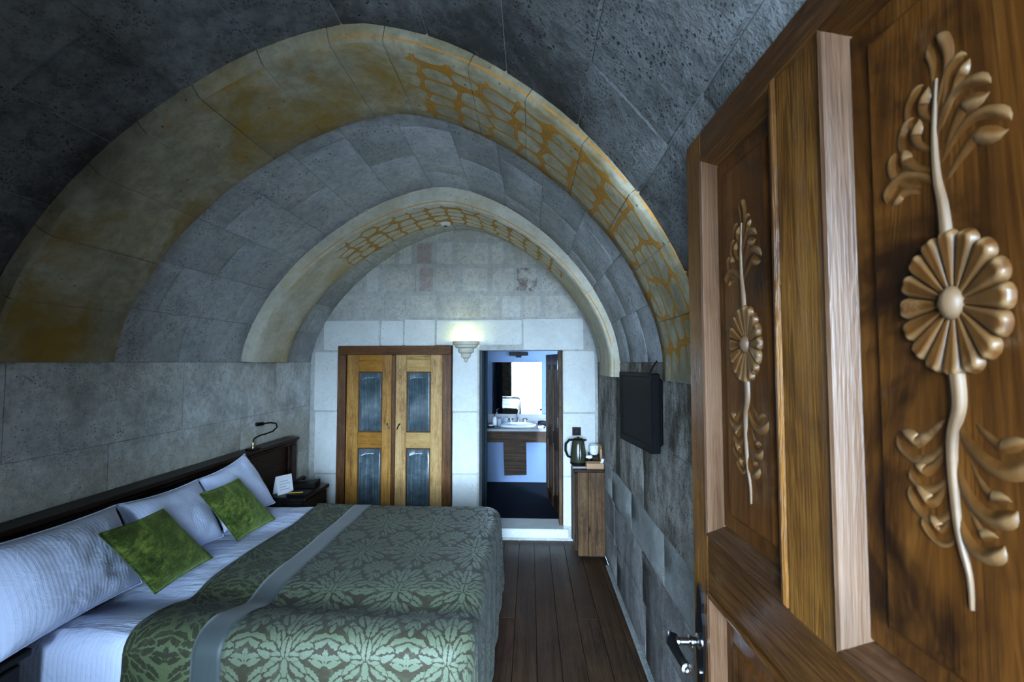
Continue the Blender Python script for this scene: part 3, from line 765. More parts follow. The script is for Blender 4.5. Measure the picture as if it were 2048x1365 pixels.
for s_, w_, _h in [(STEM[0], 0.0085, 0.013), (STEM[1], 0.0095, 0.0145)]:
    pieces.append(('carved_stem', sweep(s_, (lambda w_: lambda t: w_*(1-0.72*t))(w_), (lambda h: lambda t: h*(1-0.4*t))(_h), groove=0.15).mesh('carved_stem'), 1.0))
for pts, w_ in UP+LO: pieces.append(('carved_leaf', sweep(pts, leafw(w_*1.8), leafh(0.0120), 11, 0.72, 0.1).mesh('carved_leaf'), 1.0))
# petals of the rosette: 16 hollowed lobes round an oval boss
NP = 16
for k in range(NP):
    a = 2*math.pi*k/NP; m = MB(); P = []
    for i in range(16):
        t = math.sin(i/15*math.pi/2)**1.0; r = 0.013+0.057*t; hw = (0.0030+0.0118*t)*(1 if t < 0.74 else math.sqrt(max(0.0, 1-((t-0.74)/0.262)**2)))
        row = []
        for j in range(9):
            q = -1+j/4; rr = r; off = hw*q
            hh = (0.006+0.0095*t)*(1-0.75*abs(q)**4.5)*(1-0.16*math.exp(-(q/0.55)**2)*t)*(1.0 if t < 0.88 else max(0.1, 1-((t-0.88)/0.12)**2*0.9))
            aa = (rr*math.sin(a)+off*math.cos(a))*0.93; zz = (rr*math.cos(a)-off*math.sin(a))*1.2
            row.append((-(hh-0.003), -aa, zz))
        P.append(row)
    m.grid(P); pieces.append(('petal', m.mesh('petal'), 1.0))
m = MB(); P = []
for i in range(7):
    t = i/6*math.pi/2
    P.append([(-(0.004+0.014*math.cos(t))+0.004, -0.014*math.sin(t)*math.cos(q*math.pi/8)-1e-4*math.cos(q), 0.020*math.sin(t)*math.sin(q*math.pi/8)) for q in range(16)])
m.grid(P, closed_v=True); pieces.append(('rosette_boss', m.mesh('rosette_boss'), 1.0))
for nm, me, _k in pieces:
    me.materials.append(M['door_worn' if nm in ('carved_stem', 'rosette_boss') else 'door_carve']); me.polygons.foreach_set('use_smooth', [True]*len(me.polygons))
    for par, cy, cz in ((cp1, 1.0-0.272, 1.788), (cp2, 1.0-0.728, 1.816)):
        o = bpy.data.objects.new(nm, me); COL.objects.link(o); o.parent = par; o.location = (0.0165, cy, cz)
# ---- handle set
hp = MB(); cy, cz = 0.953, 1.045
out = [(0.0, 0.14), (0.010, 0.125), (0.016, 0.10), (0.013, 0.075), (0.020, 0.05), (0.022, 0.0), (0.020, -0.06), (0.014, -0.09), (0.017, -0.12), (0.010, -0.145), (0.0, -0.16)]
poly = out+[(-a, b) for a, b in reversed(out[1:-1])]
hp.prism(poly, -0.006, 0.0, lambda a, b, c: (c, cy+a, cz+b)); hp.build('handle_plate', M['iron'], door)
m = MB().lathe([(0.0, 0.0), (0.018, 0.0), (0.018, -0.006), (0.011, -0.010), (0.011, -0.018), (0.014, -0.020), (0.014, -0.026), (0.009, -0.03), (0.009, -0.052), (0.013, -0.056), (0.012, -0.066)], (-0.005, cy, cz), 18, 'x')
m.build('handle_spindle', M['chrome'], door, smooth=True, angle=40)
m = MB().tube([(-0.066, cy+0.006, cz+0.004), (-0.076, cy+0.004, cz+0.008), (-0.080, cy-0.010, cz+0.004), (-0.078, cy-0.040, cz-0.002), (-0.076, cy-0.075, cz-0.004), (-0.076, cy-0.100, cz-0.002)], [0.011, 0.013, 0.013, 0.011, 0.010, 0.0125], 12)
m.build('handle_lever', M['iron'], door, smooth=True, angle=60)
m = MB()
for pr in ([(0.0, 0.0), (0.0125, 0.0), (0.0125, -0.003), (0.007, -0.004), (0.006, -0.012), (0.0, -0.013)],):
    m.lathe(pr, (-0.076, cy-0.1, cz-0.002), 16, 'y')
m.build('handle_cap', M['chrome'], door, smooth=True, angle=40)
MB().tube([(-0.002, cy, cz-0.075), (-0.010, cy, cz-0.075)], [0.007, 0.006], 12).build('keyhole_rim', M['chrome'], door)
for z in (0.35, 1.25, 2.1):
    MB().tube([(-0.002, -0.003, z-0.05), (-0.002, -0.003, z+0.05)], 0.008, 10).build('hinge', M['iron'], door)

# ================================================================== WARDROBE in the back wall
wr = empty('wardrobe', ((WX[0]+WX[1])/2, YB, 0.0)); tag(wr, 'built-in pine wardrobe with reeded glass panels in the back wall', 'wardrobe')
cx = (WX[0]+WX[1])/2
def wb(name, x0, x1, y0, y1, z0, z1, mat, par=wr, b=0.004):
    return B(x0-cx, x1-cx, y0-YB, y1-YB, z0, z1, b).build(name, M[mat], par)
def fprof(name, horiz, x0, x1, z0, z1, mat):       # moulded frame member: three steps
    m = MB()
    for k, (o, y) in enumerate(((0.0, 4.50), (0.028, 4.512), (0.05, 4.522))):
        if horiz: m.bbox(x0-cx+o*0, x1-cx, y-YB, 0.03, z0, z1-o, 0.004)
        elif x0 < cx: m.bbox(x0+o-cx, x1-cx, y-YB, 0.03, z0, z1, 0.004)
        else: m.bbox(x0-cx, x1-o-cx, y-YB, 0.03, z0, z1, 0.004)
    return m.build(name, M[mat], wr)
fprof('frame_jamb', False, -1.93, -1.846, 0.0, 1.826, 'walnut'); fprof('frame_jamb', False, -0.872, -0.785, 0.0, 1.826, 'walnut'); fprof('frame_head', True, -1.93, -0.785, 1.826, 1.915, 'walnut_h')
wb('carcass', -1.846, -0.872, 4.60, 4.745, 0.01, 1.826, 'black_wood')
def leaf(x0, x1, px0, px1, vmat, hmat, label, key_x, kdir):
    d = empty('door', (0, 0, 0)); d.parent = wr; tag(d, label)
    y0, y1 = 4.525, 4.565
    z = [0.04, 0.20, 0.895, 1.05, 1.655, 1.825]
    wb('stile', x0, px0, y0, y1, z[0], z[5], vmat, d); wb('stile', px1, x1, y0, y1, z[0], z[5], vmat, d)
    for a, b_ in ((z[0], z[1]), (z[2], z[3]), (z[4], z[5])): wb('rail', px0, px1, y0+0.001, y1, a, b_, hmat, d)
    for a, b_ in ((z[1], z[2]), (z[3], z[4])):
        m = MB(); n = 26; P = []
        wv = px1-px0-0.018
        for i in range(n*2+1):
            t = i/(n*2); xx = px0+0.009+wv*t-cx; dpt = 0.005*abs(math.sin(t*n*math.pi))
            arch = b_-0.010
            P.append([(xx, 4.542-YB-dpt*(1 if 0.06 < t < 0.94 else 0), a+0.01), (xx, 4.542-YB-dpt*(1 if 0.06 < t < 0.94 else 0), b_-0.07-0.03*(2*t-1)**2), (xx, 4.545-YB, b_-0.05-0.04*(2*t-1)**2), (xx, 4.545-YB, arch)])
        m.grid(P); m.build('pane', M['reeded'], d, smooth=True)
        for k, (xa, xb, za, zb) in enumerate(((px0, px0+0.012, a, b_), (px1-0.012, px1, a, b_), (px0+0.012, px1-0.012, a, a+0.012), (px0+0.012, px1-0.012, b_-0.012, b_))):
            wb('glazing_bead', xa, xb, 4.530, 4.558, za, zb, 'walnut', d, 0.003)
    m = MB().tube([(key_x-cx, 4.524-YB, 1.135), (key_x-cx, 4.508-YB, 1.13)], 0.008, 10)
    m.tube([(key_x-cx, 4.508-YB, 1.135), (key_x+0.012*kdir-cx, 4.506-YB, 1.11), (key_x+0.022*kdir-cx, 4.508-YB, 1.085)], [0.006, 0.005, 0.007], 8)
    m.build('handle', M['iron'], d, smooth=True)
    return d
leaf(-1.845, -1.385, -1.725, -1.482, 'pine_gold', 'pine_orange', 'left wardrobe door, golden with orange rails', -1.425, 1)
leaf(-1.345, -0.873, -1.236, -0.992, 'pine_pale', 'pine_pale_h', 'right wardrobe door, paler pine', -1.300, -1)
wb('astragal', -1.386, -1.344, 4.512, 4.56, 0.04, 1.825, 'walnut', wr, 0.008)

# ================================================================== WALL SCONCE (stone corbel lamp)
sc = empty('wall_sconce', (-0.642, YB, 1.85)); tag(sc, 'stepped stone corbel wall lamp glowing above the bathroom doorway corner', 'lamp')
m = MB()
def half(prof): m.lathe(prof, (0, -0.012, 0), 20, 'z', math.pi, 2*math.pi)
half([(0.128, 0.11), (0.135, 0.105), (0.135, 0.078), (0.118, 0.068), (0.112, 0.05), (0.082, 0.038), (0.078, 0.0), (0.052, -0.016), (0.046, -0.05), (0.024, -0.066), (0.018, -0.09), (0.0, -0.105)])
half([(0.128, 0.11), (0.12, 0.106), (0.105, 0.06), (0.0, 0.05)])
m.build('corbel', M['cream'], sc, smooth=True, angle=30)
bu = MB().lathe([(0.0, 0.0), (0.012, 0.0), (0.02, 0.012), (0.022, 0.024), (0.014, 0.04), (0.0, 0.046)], (0, -0.06, 0.052), 14)
em = bpy.data.materials.new('lamp_glass'); em.use_nodes = True; eb = em.node_tree.nodes['Principled BSDF']
eb.inputs['Emission Color'].default_value = (0.9, 1.0, 0.42, 1); eb.inputs['Emission Strength'].default_value = 6.0
bu.build('bulb', em, sc, smooth=True)
ld = bpy.data.lights.new('sconce_light', 'POINT'); ld.energy = 0.42; ld.color = (0.88, 1.0, 0.30); ld.shadow_soft_size = 0.02
lo = bpy.data.objects.new('sconce_light', ld); COL.objects.link(lo); lo.parent = sc; lo.location = (0, -0.07, 0.125)

# ================================================================== BATHROOM
mi = empty('mirror', (-0.18, YBB-0.014, 1.40)); mi.rotation_euler = (math.radians(1.9), 0, 0); tag(mi, 'frameless wall mirror over the washbasin reflecting the bright entrance', 'mirror')
B(-0.337, 0.337, -0.022, -0.002, -0.355, 0.35, 0.003).build('backing', M['black'], mi)
MB().box(-0.336, 0.336, -0.0235, -0.0225, -0.354, 0.349).build('glass', M['mirror'], mi)
vl = empty('vanity_light', (-0.155, YBB, 1.865)); tag(vl, 'dark horizontal bar lamp above the bathroom mirror', 'lamp')
B(-0.13, 0.13, -0.075, -0.03, -0.025, 0.025, 0.006).build('lamp_bar', M['black'], vl); B(-0.04, 0.04, -0.03, 0.0, -0.05, 0.03, 0.004).build('wall_mount', M['black'], vl)
va = empty('vanity', (-0.18, 6.0, BS)); tag(va, 'wooden vanity with grey marble top hung below the mirror', 'vanity')
def vb(name, x0, x1, y0, y1, z0, z1, mat, b=0.004): return B(x0+0.18, x1+0.18, y0-6.0, y1-6.0, z0-BS, z1-BS, b).build(name, M[mat], va)
vb('countertop', -0.58, 0.24, 5.72, YBB, 0.885, 0.918, 'marble')
vb('apron', -0.555, 0.22, 5.76, 5.79, 0.745, 0.884, 'vanity_wood')
vb('side_bracket', -0.555, -0.53, 5.79, YBB, 0.745, 0.884, 'vanity_wood'); vb('side_bracket', 0.195, 0.22, 5.79, YBB, 0.745, 0.884, 'vanity_wood')
m = MB(); m.prism([(-0.337, 0.745), (-0.05, 0.745), (-0.045, 0.34), (-0.325, 0.33)], 5.765, 5.79, lambda a, b_, c: (a+0.18, c-6.0, b_-BS)); m.build('hanging_board', M['vanity_wood'], va)
ba = empty('washbasin', (-0.165, 6.0, 0.918)); tag(ba, 'oval washbasin set in the marble vanity top', 'washbasin')
m = MB(); P = []
for r, z in ((1.0, 0.0), (1.02, 0.016), (0.97, 0.028), (0.9, 0.022), (0.8, 0.004), (0.5, 0.001), (0.05, 0.0005)):
    P.append([(0.24*r*math.cos(2*math.pi*j/32), 0.17*r*math.sin(2*math.pi*j/32), z) for j in range(32)])
m.grid(P, closed_v=True); m.build('bowl', M['porcelain'], ba, smooth=True)
MB().lathe([(0, 0.003), (0.02, 0.003), (0.02, 0.0)], (0, 0, 0.001), 14).build('drain', M['chrome'], ba)
fa = empty('faucet', (-0.165, 6.205, 0.918)); tag(fa, 'chrome three-piece faucet with cross handles behind the washbasin', 'faucet')
m = MB().tube([(0, 0, 0), (0, 0, 0.03)], [0.026, 0.018], 14); m.tube([(0, 0, 0.03), (0, 0, 0.13), (0, -0.02, 0.165), (0, -0.07, 0.175), (0, -0.105, 0.15), (0, -0.11, 0.12)], [0.016, 0.014, 0.014, 0.013, 0.012, 0.013], 12)
m.build('spout', M['chrome'], fa, smooth=True)
for dx in (-0.095, 0.095):
    m = MB().tube([(dx, 0, 0), (dx, 0, 0.05)], [0.022, 0.012], 12); m.tube([(dx-0.035, 0, 0.06), (dx+0.035, 0, 0.06)], 0.008, 8); m.tube([(dx, -0.035, 0.06), (dx, 0.035, 0.06)], 0.008, 8); m.tube([(dx, 0, 0.045), (dx, 0, 0.078)], 0.010, 8)
    m.build('cross_handle', M['chrome'], fa, smooth=True)
def simple(name, mb, mat, label, cat, loc, group=None, **k):
    o = mb.build(name, M[mat], smooth=True, loc=loc, **k); return tag(o, label, cat, group)
CT = 0.918
so = empty('soap_dispenser', (-0.47, 6.06, CT)); tag(so, 'white pump bottle at the left end of the vanity', 'bottle')
MB().lathe([(0, 0), (0.028, 0), (0.032, 0.012), (0.030, 0.085), (0.018, 0.105), (0.012, 0.11), (0.0, 0.112)], n=16).build('bottle', M['porcelain'], so, smooth=True)
MB().tube([(0, 0, 0.11), (0, 0, 0.15), (0.012, -0.01, 0.165), (0.03, -0.03, 0.16)], [0.006, 0.005, 0.007, 0.004], 8).build('pump', M['chrome'], so, smooth=True)
gl = [(0, 0), (0.026, 0), (0.032, 0.09), (0.029, 0.09), (0.024, 0.006), (0, 0.006)]
simple('tumbler', MB().lathe(gl, n=18), 'glass_blue', 'upturned clear glass tumbler nearer the pump bottle', 'glass', (-0.405, 6.02, CT), 'bathroom tumblers')
simple('tumbler', MB().lathe(gl, n=18), 'glass_blue', 'clear glass tumbler beside the washbasin rim', 'glass', (-0.33, 6.16, CT), 'bathroom tumblers')
td = empty('soap_dish', (-0.50, 5.85, CT)); tag(td, 'dark soap dish at the front left corner of the vanity', 'dish')
B(-0.045, 0.045, -0.04, 0.04, 0.0, 0.018, 0.006).build('dish', M['black'], td); B(-0.032, 0.032, -0.024, 0.024, 0.018, 0.034, 0.008).build('soap', M['porcelain'], td)
hd = empty('hair_dryer', (0.155, 6.0, CT)); tag(hd, 'small black hair dryer lying at the right of the basin', 'hair dryer')
MB().tube([(-0.055, 0, 0.035), (-0.03, 0, 0.035), (0.03, 0.01, 0.035), (0.05, 0.012, 0.035)], [0.025, 0.033, 0.034, 0.024], 12).build('barrel', M['black'], hd, smooth=True)
MB().tube([(0.02, 0.0, 0.03), (0.03, -0.07, 0.016)], [0.015, 0.013], 10).build('grip', M['black'], hd, smooth=True)
tb = empty('toiletry_box', (0.15, 5.82, CT)); tag(tb, 'little white and blue toiletry box at the front right of the vanity', 'box')
B(-0.05, 0.05, -0.03, 0.03, 0, 0.03, 0.003).build('carton', M['paper'], tb); B(-0.052, 0.052, -0.032, 0.032, 0.030, 0.038, 0.002).build('lid', M['curtain'], tb)
# teal curtain hung just inside the doorway
m = MB(); P = []
for i in range(41):
    t = i/40; row = []
    for j in range(7):
        z = BS+0.04+(2.2-BS)*j/6
        row.append((-0.577+0.115*t, 4.885+0.016*math.sin(t*26)*(1-0.3*j/6), z))
    P.append(row)
m.grid(P); o = m.build('shower_curtain', M['curtain'], smooth=True); tag(o, 'dark teal curtain gathered at the left inside the bathroom doorway', 'curtain')
sm = o.modifiers.new('thick', 'SOLIDIFY'); sm.thickness = 0.003
MB().tube([(-0.585, 4.885, 2.37), (-0.45, 4.885, 2.37)], 0.008, 8).build('curtain_rod', M['iron'], o)
# towel hook under the vanity and floor drain are too small to tell apart; the bathroom door leaf stands open
bd = empty('door_2', (0.305, 4.845, BS), math.radians(8.5)); tag(bd, 'brown panelled bathroom door standing open inward', kind='structure')
def bbx(name, x0, x1, y0, y1, z0, z1, mat, b=0.004): return B(x0, x1, y0, y1, z0, z1, b).build(name, M[mat], bd)
H2 = 1.72
for y0, y1 in ((0.0, 0.10), (0.66, 0.76), (0.34, 0.42)): bbx('stile', 0.0, 0.04, y0, y1, 0.012, H2, 'cab_wood')
for y0, y1 in ((0.10, 0.34), (0.42, 0.66)):
    for z0, z1 in ((0.012, 0.14), (0.72, 0.86), (1.6, H2)): bbx('rail', 0.001, 0.04, y0, y1, z0, z1, 'cab_dark')
    for z0, z1 in ((0.14, 0.72), (0.86, 1.6)):
        bbx('panel', 0.012, 0.03, y0, y1, z0, z1, 'cab_dark'); bbx('raised_field', 0.004, 0.02, y0+0.05, y1-0.05, z0+0.05, z1-0.05, 'cab_wood', 0.006)
MB().tube([(0, 0.7, 0.86), (-0.05, 0.7, 0.86), (-0.05, 0.6, 0.86)], [0.012, 0.010, 0.011], 10).build('handle', M['iron'], bd, smooth=True)
df = empty('trim_4', (0.31, 4.83, BS)); tag(df, 'brown wooden lining of the bathroom doorway on its hinge side', kind='structure')
B(-0.02, 0.012, -0.19, 0.0, 0, 1.745, 0.003).build('jamb', M['cab_wood'], df)
for z in (0.35, 1.0, 1.6): B(-0.026, -0.018, -0.10, -0.02, z-0.05, z+0.05, 0.002).build('hinge', M['iron'], df)
# ================================================================== BED
BZ = 0.65; BY0, BY1 = 1.80, 3.54; BFX = -0.225; BHX = -2.06
bed = empty('bed', (-1.15, 2.67, 0)); tag(bed, 'wide double bed made up with white linen against the left wall', 'bed')
def lb(name, x0, x1, y0, y1, z0, z1, mat, b=0.02): return B(x0+1.15, x1+1.15, y0-2.67, y1-2.67, z0, z1, b).build(name, M[mat], bed)
lb('bed_base', BHX, BFX-0.08, BY0+0.07, BY1-0.07, 0.10, 0.34, 'mahogany', 0.01)
for x in (BHX+0.08, BFX-0.14):
    for y in (BY0+0.12, BY1-0.12): lb('leg', x-0.035, x+0.035, y-0.035, y+0.035, 0.0, 0.10, 'mahogany', 0.004)
lb('mattress', BHX+0.01, BFX-0.08, BY0+0.07, BY1-0.07, 0.34, BZ-0.075, 'mattress', 0.05)

def drape(x0, x1, y0, y1, dl, nx, ny, top, r, rc, wav, bumps, drop_far=None, drop_foot=None, mat=None, uvo=(0, 0), strip=None):
    """cloth lying on the bed: x0..x1 on top (x1 may hang past the foot), hanging by dl over the sides"""
    fx, fy0, fy1 = BFX, BY0, BY1
    dfar = dl if drop_far is None else drop_far
    us = [x0+(x1-x0)*i/nx for i in range(nx+1)]; vs_ = [(fy0-dl)+((fy1+dfar)-(fy0-dl))*j/ny for j in range(ny+1)]
    P = []
    for u in us:
        row = []
        for v in vs_:
            qx = min(u, fx-rc); qy = min(max(v, fy0+rc), fy1-rc)
            dx, dy = u-qx, v-qy; d = math.hypot(dx, dy)
            if d < 1e-9: nx_, ny_ = 0, 0
            else: nx_, ny_ = dx/d, dy/d
            dm = d if (dx == 0 or dy == 0) else max(abs(dx), abs(dy))+0.35*min(abs(dx), abs(dy))
            flat = rc-r
            if dm <= flat: ox, dz = dm, 0.0
            elif dm <= flat+r*math.pi/2: a = (dm-flat)/r; ox, dz = flat+r*math.sin(a), r*(1-math.cos(a))
            else: ox, dz = rc, r+(dm-flat-r*math.pi/2)
            hang = max(0.0, dz-r)
            per = math.atan2(dy, dx)*0.35+u*1.0+v*1.0
            ox += wav*min(1, hang/0.25)*(0.5+0.5*math.sin(per*19))+0.05*hang*0.6
            z = top-dz+bumps(u, v)*max(0.0, 1-dz/0.15)
            z = max(z, 0.012)
            row.append((qx+nx_*ox, qy+ny_*ox, z))
        P.append(row)
    return P, us, vs_
def duvet(u, v):
    n = mnoise.noise(Vector((u*2.2, v*2.6, 0.4)))*0.014+mnoise.noise(Vector((u*6, v*6, 5.0)))*0.004
    n -= 0.030*math.exp(-((v-2.12-0.04*math.sin(u*3))/0.085)**2)          # hollow behind the rolled near edge
    n += 0.012*math.exp(-((v-1.93)/0.09)**2)
    return n
def sheetb(u, v):
    return mnoise.noise(Vector((u*3, v*2.2, 7.4)))*0.010+0.006*mnoise.noise(Vector((u*3, v*11, 2.0)))
def cloth(name, P, us, vs_, mat, thick, label=None, cat=None, parent=None):
    m = MB(); m.grid(P, uvf=lambda i, j: (us[i], vs_[j]))
    o = m.build(name, M[mat], parent, smooth=True, angle=180); tag(o, label, cat)
    s_ = o.modifiers.new('thickness', 'SOLIDIFY'); s_.thickness = thick; s_.offset = 1.0
    return o
XS0, XR0, XR1 = -1.615, -1.335, -1.215
P, us, vs_ = drape(-2.05, -1.6175, BY0, BY1, 0.46, 24, 130, BZ-0.018, 0.07, 0.11, 0.002, lambda u, v: duvet(u, v)+0.7*sheetb(u, v)-0.004)
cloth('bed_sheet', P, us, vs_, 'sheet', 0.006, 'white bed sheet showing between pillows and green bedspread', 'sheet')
sp = empty('bedspread', (0, 0, 0)); tag(sp, 'green damask bedspread with a grey band draped over the bed', 'bedspread')
TOP = BZ+0.004
fxl = BFX+0.50
def sheetdip(u, v): return duvet(u, v)
P, us, vs_ = drape(XS0, XR0, BY0, BY1, 0.60, 14, 130, TOP, 0.07, 0.11, 0.012, sheetdip); cloth('head_border', P, us, vs_, 'damask_rev', 0.006, parent=sp)
P, us, vs_ = drape(XR0, XR1, BY0, BY1, 0.60, 6, 130, TOP+0.001, 0.07, 0.11, 0.012, sheetdip); cloth('grey_band', P, us, vs_, 'ribbon', 0.007, parent=sp)
P, us, vs_ = drape(XR1, fxl, BY0, BY1, 0.60, 70, 130, TOP, 0.07, 0.11, 0.014, sheetdip); cloth('main_field', P, us, vs_, 'damask', 0.006, parent=sp)

# ---- pillows and cushions from their four corners
def cushion(name, c, thick, n, mat, label, cat, group, bulge=0.06, seed=0.0, wr=0.012, flange=0.0, stripe_u=True):
    c = [Vector(p) for p in c]; ctr = sum(c, Vector())/4
    nrm = ((c[1]-c[0]).cross(c[3]-c[0])).normalized()
    if nrm.x < 0: nrm = -nrm
    W, H = (c[1]-c[0]).length, (c[3]-c[0]).length
    def pt(u, v, side):
        a, b = 2*u-1, 2*v-1
        # sides pull in between the corners
        uu = 0.5+0.5*a*(1-bulge*(1-b*b)); vv = 0.5+0.5*b*(1-bulge*(1-a*a))
        p = c[0]*(1-uu)*(1-vv)+c[1]*uu*(1-vv)+c[2]*uu*vv+c[3]*(1-uu)*vv
        t = (max(0.0, 1-abs(a)**2.6)*max(0.0, 1-abs(b)**2.6))**0.55*thick/2
        wz = mnoise.noise(Vector((u*3.0+seed, v*3.0, side*2.0+seed)))*0.5+mnoise.noise(Vector((u*7+seed, v*3.2, 4.0+seed)))*0.35+mnoise.noise(Vector((u*9+seed, v*10, 9.0)))*0.2
        edge = (1-a**4)*(1-b**4)
        crease = math.sin((abs(a)+abs(b))*14+seed)*0.25*max(0, abs(a)*abs(b)-0.25)
        return p+nrm*side*(t+(wz+crease)*wr*edge)-ctr
    m = MB()
    for side in (1, -1):
        P = [[pt(i/n, j/n, side) for j in range(n+1)] for i in range(n+1)]
        m.grid(P, uvf=lambda i, j: (i/n*W, j/n*H), flip=side < 0)
    me = m.mesh(name); bm = bmesh.new(); bm.from_mesh(me); bmesh.ops.remove_doubles(bm, verts=list(bm.verts), dist=1e-5); bmesh.ops.recalc_face_normals(bm, faces=list(bm.faces)); bm.to_mesh(me); bm.free()
    me.materials.append(M[mat]); me.polygons.foreach_set('use_smooth', [True]*len(me.polygons))
    o = bpy.data.objects.new(name, me); COL.objects.link(o); o.location = ctr
    tag(o, label, cat, group)
    # piping round the seam
    rim = []
    for i in range(n): rim.append(pt(i/n, 0, 1))
    for i in range(n): rim.append(pt(1, i/n, 1))
    for i in range(n): rim.append(pt(1-i/n, 1, 1))
    for i in range(n): rim.append(pt(0, 1-i/n, 1))
    rim.append(rim[0])
    s_ = MB().tube(rim, 0.004, 6, cap=False).build('seam_piping', M[mat], o, smooth=True)
    return o
zb = BZ+0.012
pil = 'white pillows along the headboard'
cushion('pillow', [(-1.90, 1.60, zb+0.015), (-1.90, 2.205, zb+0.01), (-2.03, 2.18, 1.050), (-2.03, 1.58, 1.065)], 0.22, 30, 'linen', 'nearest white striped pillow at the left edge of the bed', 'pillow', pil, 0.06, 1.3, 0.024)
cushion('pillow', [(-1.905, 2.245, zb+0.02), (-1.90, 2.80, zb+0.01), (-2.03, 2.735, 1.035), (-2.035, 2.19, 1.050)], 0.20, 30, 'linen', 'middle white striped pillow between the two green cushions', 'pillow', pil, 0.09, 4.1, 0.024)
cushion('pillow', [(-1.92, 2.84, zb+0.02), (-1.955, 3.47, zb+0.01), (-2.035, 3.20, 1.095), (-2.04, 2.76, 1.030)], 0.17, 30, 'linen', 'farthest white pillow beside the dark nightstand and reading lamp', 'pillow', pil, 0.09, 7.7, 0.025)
gc = 'green velvet cushions on the bed'
cushion('cushion', [(-1.755, 2.115, zb+0.005), (-1.735, 2.475, zb+0.02), (-1.83, 2.235, 1.018), (-1.83, 1.895, 1.022)], 0.115, 26, 'velvet', 'nearer and larger-looking green velvet cushion against the nearest pillows', 'cushion', gc, 0.05, 2.2, 0.034)
cushion('cushion', [(-1.775, 2.745, zb+0.005), (-1.735, 3.085, zb+0.02), (-1.85, 2.85, 1.012), (-1.85, 2.515, 1.012)], 0.12, 26, 'velvet', 'farther green velvet cushion against the farthest pillows', 'cushion', gc, 0.05, 5.6, 0.034)

# ---- headboard
HB0, HB1, HZ = 1.02, 4.10, 1.075
hb = empty('headboard', (XL, (HB0+HB1)/2, 0)); tag(hb, 'long dark mahogany headboard panel along the left wall', 'headboard')
def hbx(name, x0, x1, y0, y1, z0, z1, b=0.006): return B(x0-XL, x1-XL, y0-(HB0+HB1)/2, y1-(HB0+HB1)/2, z0, z1, b).build(name, M['mahogany'], hb)
hbx('top_rail', -2.228, -2.095, HB0, HB1, HZ-0.028, HZ); hbx('cornice_moulding', -2.228, -2.112, HB0+0.004, HB1-0.004, HZ-0.06, HZ-0.028, 0.012)
hbx('back_panel', -2.228, -2.150, HB0+0.06, HB1-0.08, 0.05, HZ-0.06)
hbx('end_stile', -2.228, -2.118, HB1-0.08, HB1-0.002, 0.0, HZ-0.06); hbx('end_stile', -2.228, -2.118, HB0+0.002, HB0+0.06, 0.0, HZ-0.06)
hbx('stile_bead', -2.150, -2.130, HB1-0.115, HB1-0.08, 0.05, HZ-0.06, 0.008)
# ---- reading lamp on the rail
rl = empty('reading_lamp', (-2.135, 3.46, HZ)); tag(rl, 'gooseneck reading lamp with a small brass foot on the headboard', 'lamp')
B(-0.035, 0.035, -0.045, 0.045, 0.0, 0.012, 0.003).build('base', M['black'], rl)
MB().lathe([(0.0, 0.012), (0.016, 0.012), (0.016, 0.028), (0.010, 0.034), (0.008, 0.058), (0.0, 0.06)], n=14).build('socket', M['brass'], rl, smooth=True)
gp = [(0, 0, 0.055), (0.005, 0.0, 0.085), (0.03, 0.04, 0.105), (0.055, 0.08, 0.112), (0.085, 0.12, 0.125), (0.105, 0.145, 0.155), (0.10, 0.135, 0.185), (0.075, 0.10, 0.196), (0.05, 0.06, 0.194)]
MB().tube(gp, 0.006, 8).build('gooseneck', M['iron'], rl, smooth=True)
MB().tube([(0.05, 0.06, 0.194), (0.042, 0.047, 0.194), (0.015, 0.008, 0.192)], [0.008, 0.014, 0.015], 12).build('lamp_head', M['iron'], rl, smooth=True, angle=50)

# ---- nightstands
def nightstand(y0, y1, xf, label):
    t = empty('nightstand', (-2.0, (y0+y1)/2, 0)); tag(t, label, 'nightstand', 'dark nightstands by the bed')
    yc = (y0+y1)/2; H = 0.665
    def nb(name, x0, x1, a, b_, z0, z1, b=0.004): return B(x0+2.0, x1+2.0, a-yc, b_-yc, z0, z1, b).build(name, M['black_wood'], t)
    nb('top', -2.10, xf, y0, y1, H-0.03, H, 0.006)
    nb('body', -2.095, xf-0.03, y0+0.02, y1-0.02, 0.06, H-0.03)
    d = nb('drawer', xf-0.03, xf-0.012, y0+0.03, y1-0.03, H-0.20, H-0.045)
    MB().lathe([(0, 0), (0.008, 0), (0.012, 0.014), (0.0, 0.022)], (xf-0.012+2.0, 0, H-0.12), 12, 'x').build('knob', M['brass'], d, smooth=True)
    nb('door', xf-0.03, xf-0.012, y0+0.03, y1-0.03, 0.08, H-0.215); nb('plinth', -2.09, xf-0.04, y0+0.03, y1-0.03, 0.0, 0.06)
    return t
nightstand(3.62, 4.07, -1.80, 'dark nightstand beyond the bed carrying the telephone and a white card')
nightstand(1.24, 1.715, -1.895, 'dark blurred nightstand at the near side of the bed, lower left')
NH = 0.665
tc = empty('tent_card', (-2.05, 3.755, NH), math.radians(-28)); tag(tc, 'white folded tent card standing on the far nightstand', 'card')
m = MB(); w2 = 0.07
m.box(-0.001, 0.001, -w2, w2, 0, 0.15, Matrix.Translation((0.035, 0, 0)) @ Matrix.Rotation(math.radians(-13.5), 4, 'Y')); m.build('front_leaf', M['paper'], tc)
m = MB(); m.box(-0.001, 0.001, -w2, w2, 0, 0.15, Matrix.Translation((-0.035, 0, 0)) @ Matrix.Rotation(math.radians(13.5), 4, 'Y')); m.build('back_leaf', M['paper'], tc)
m = MB()
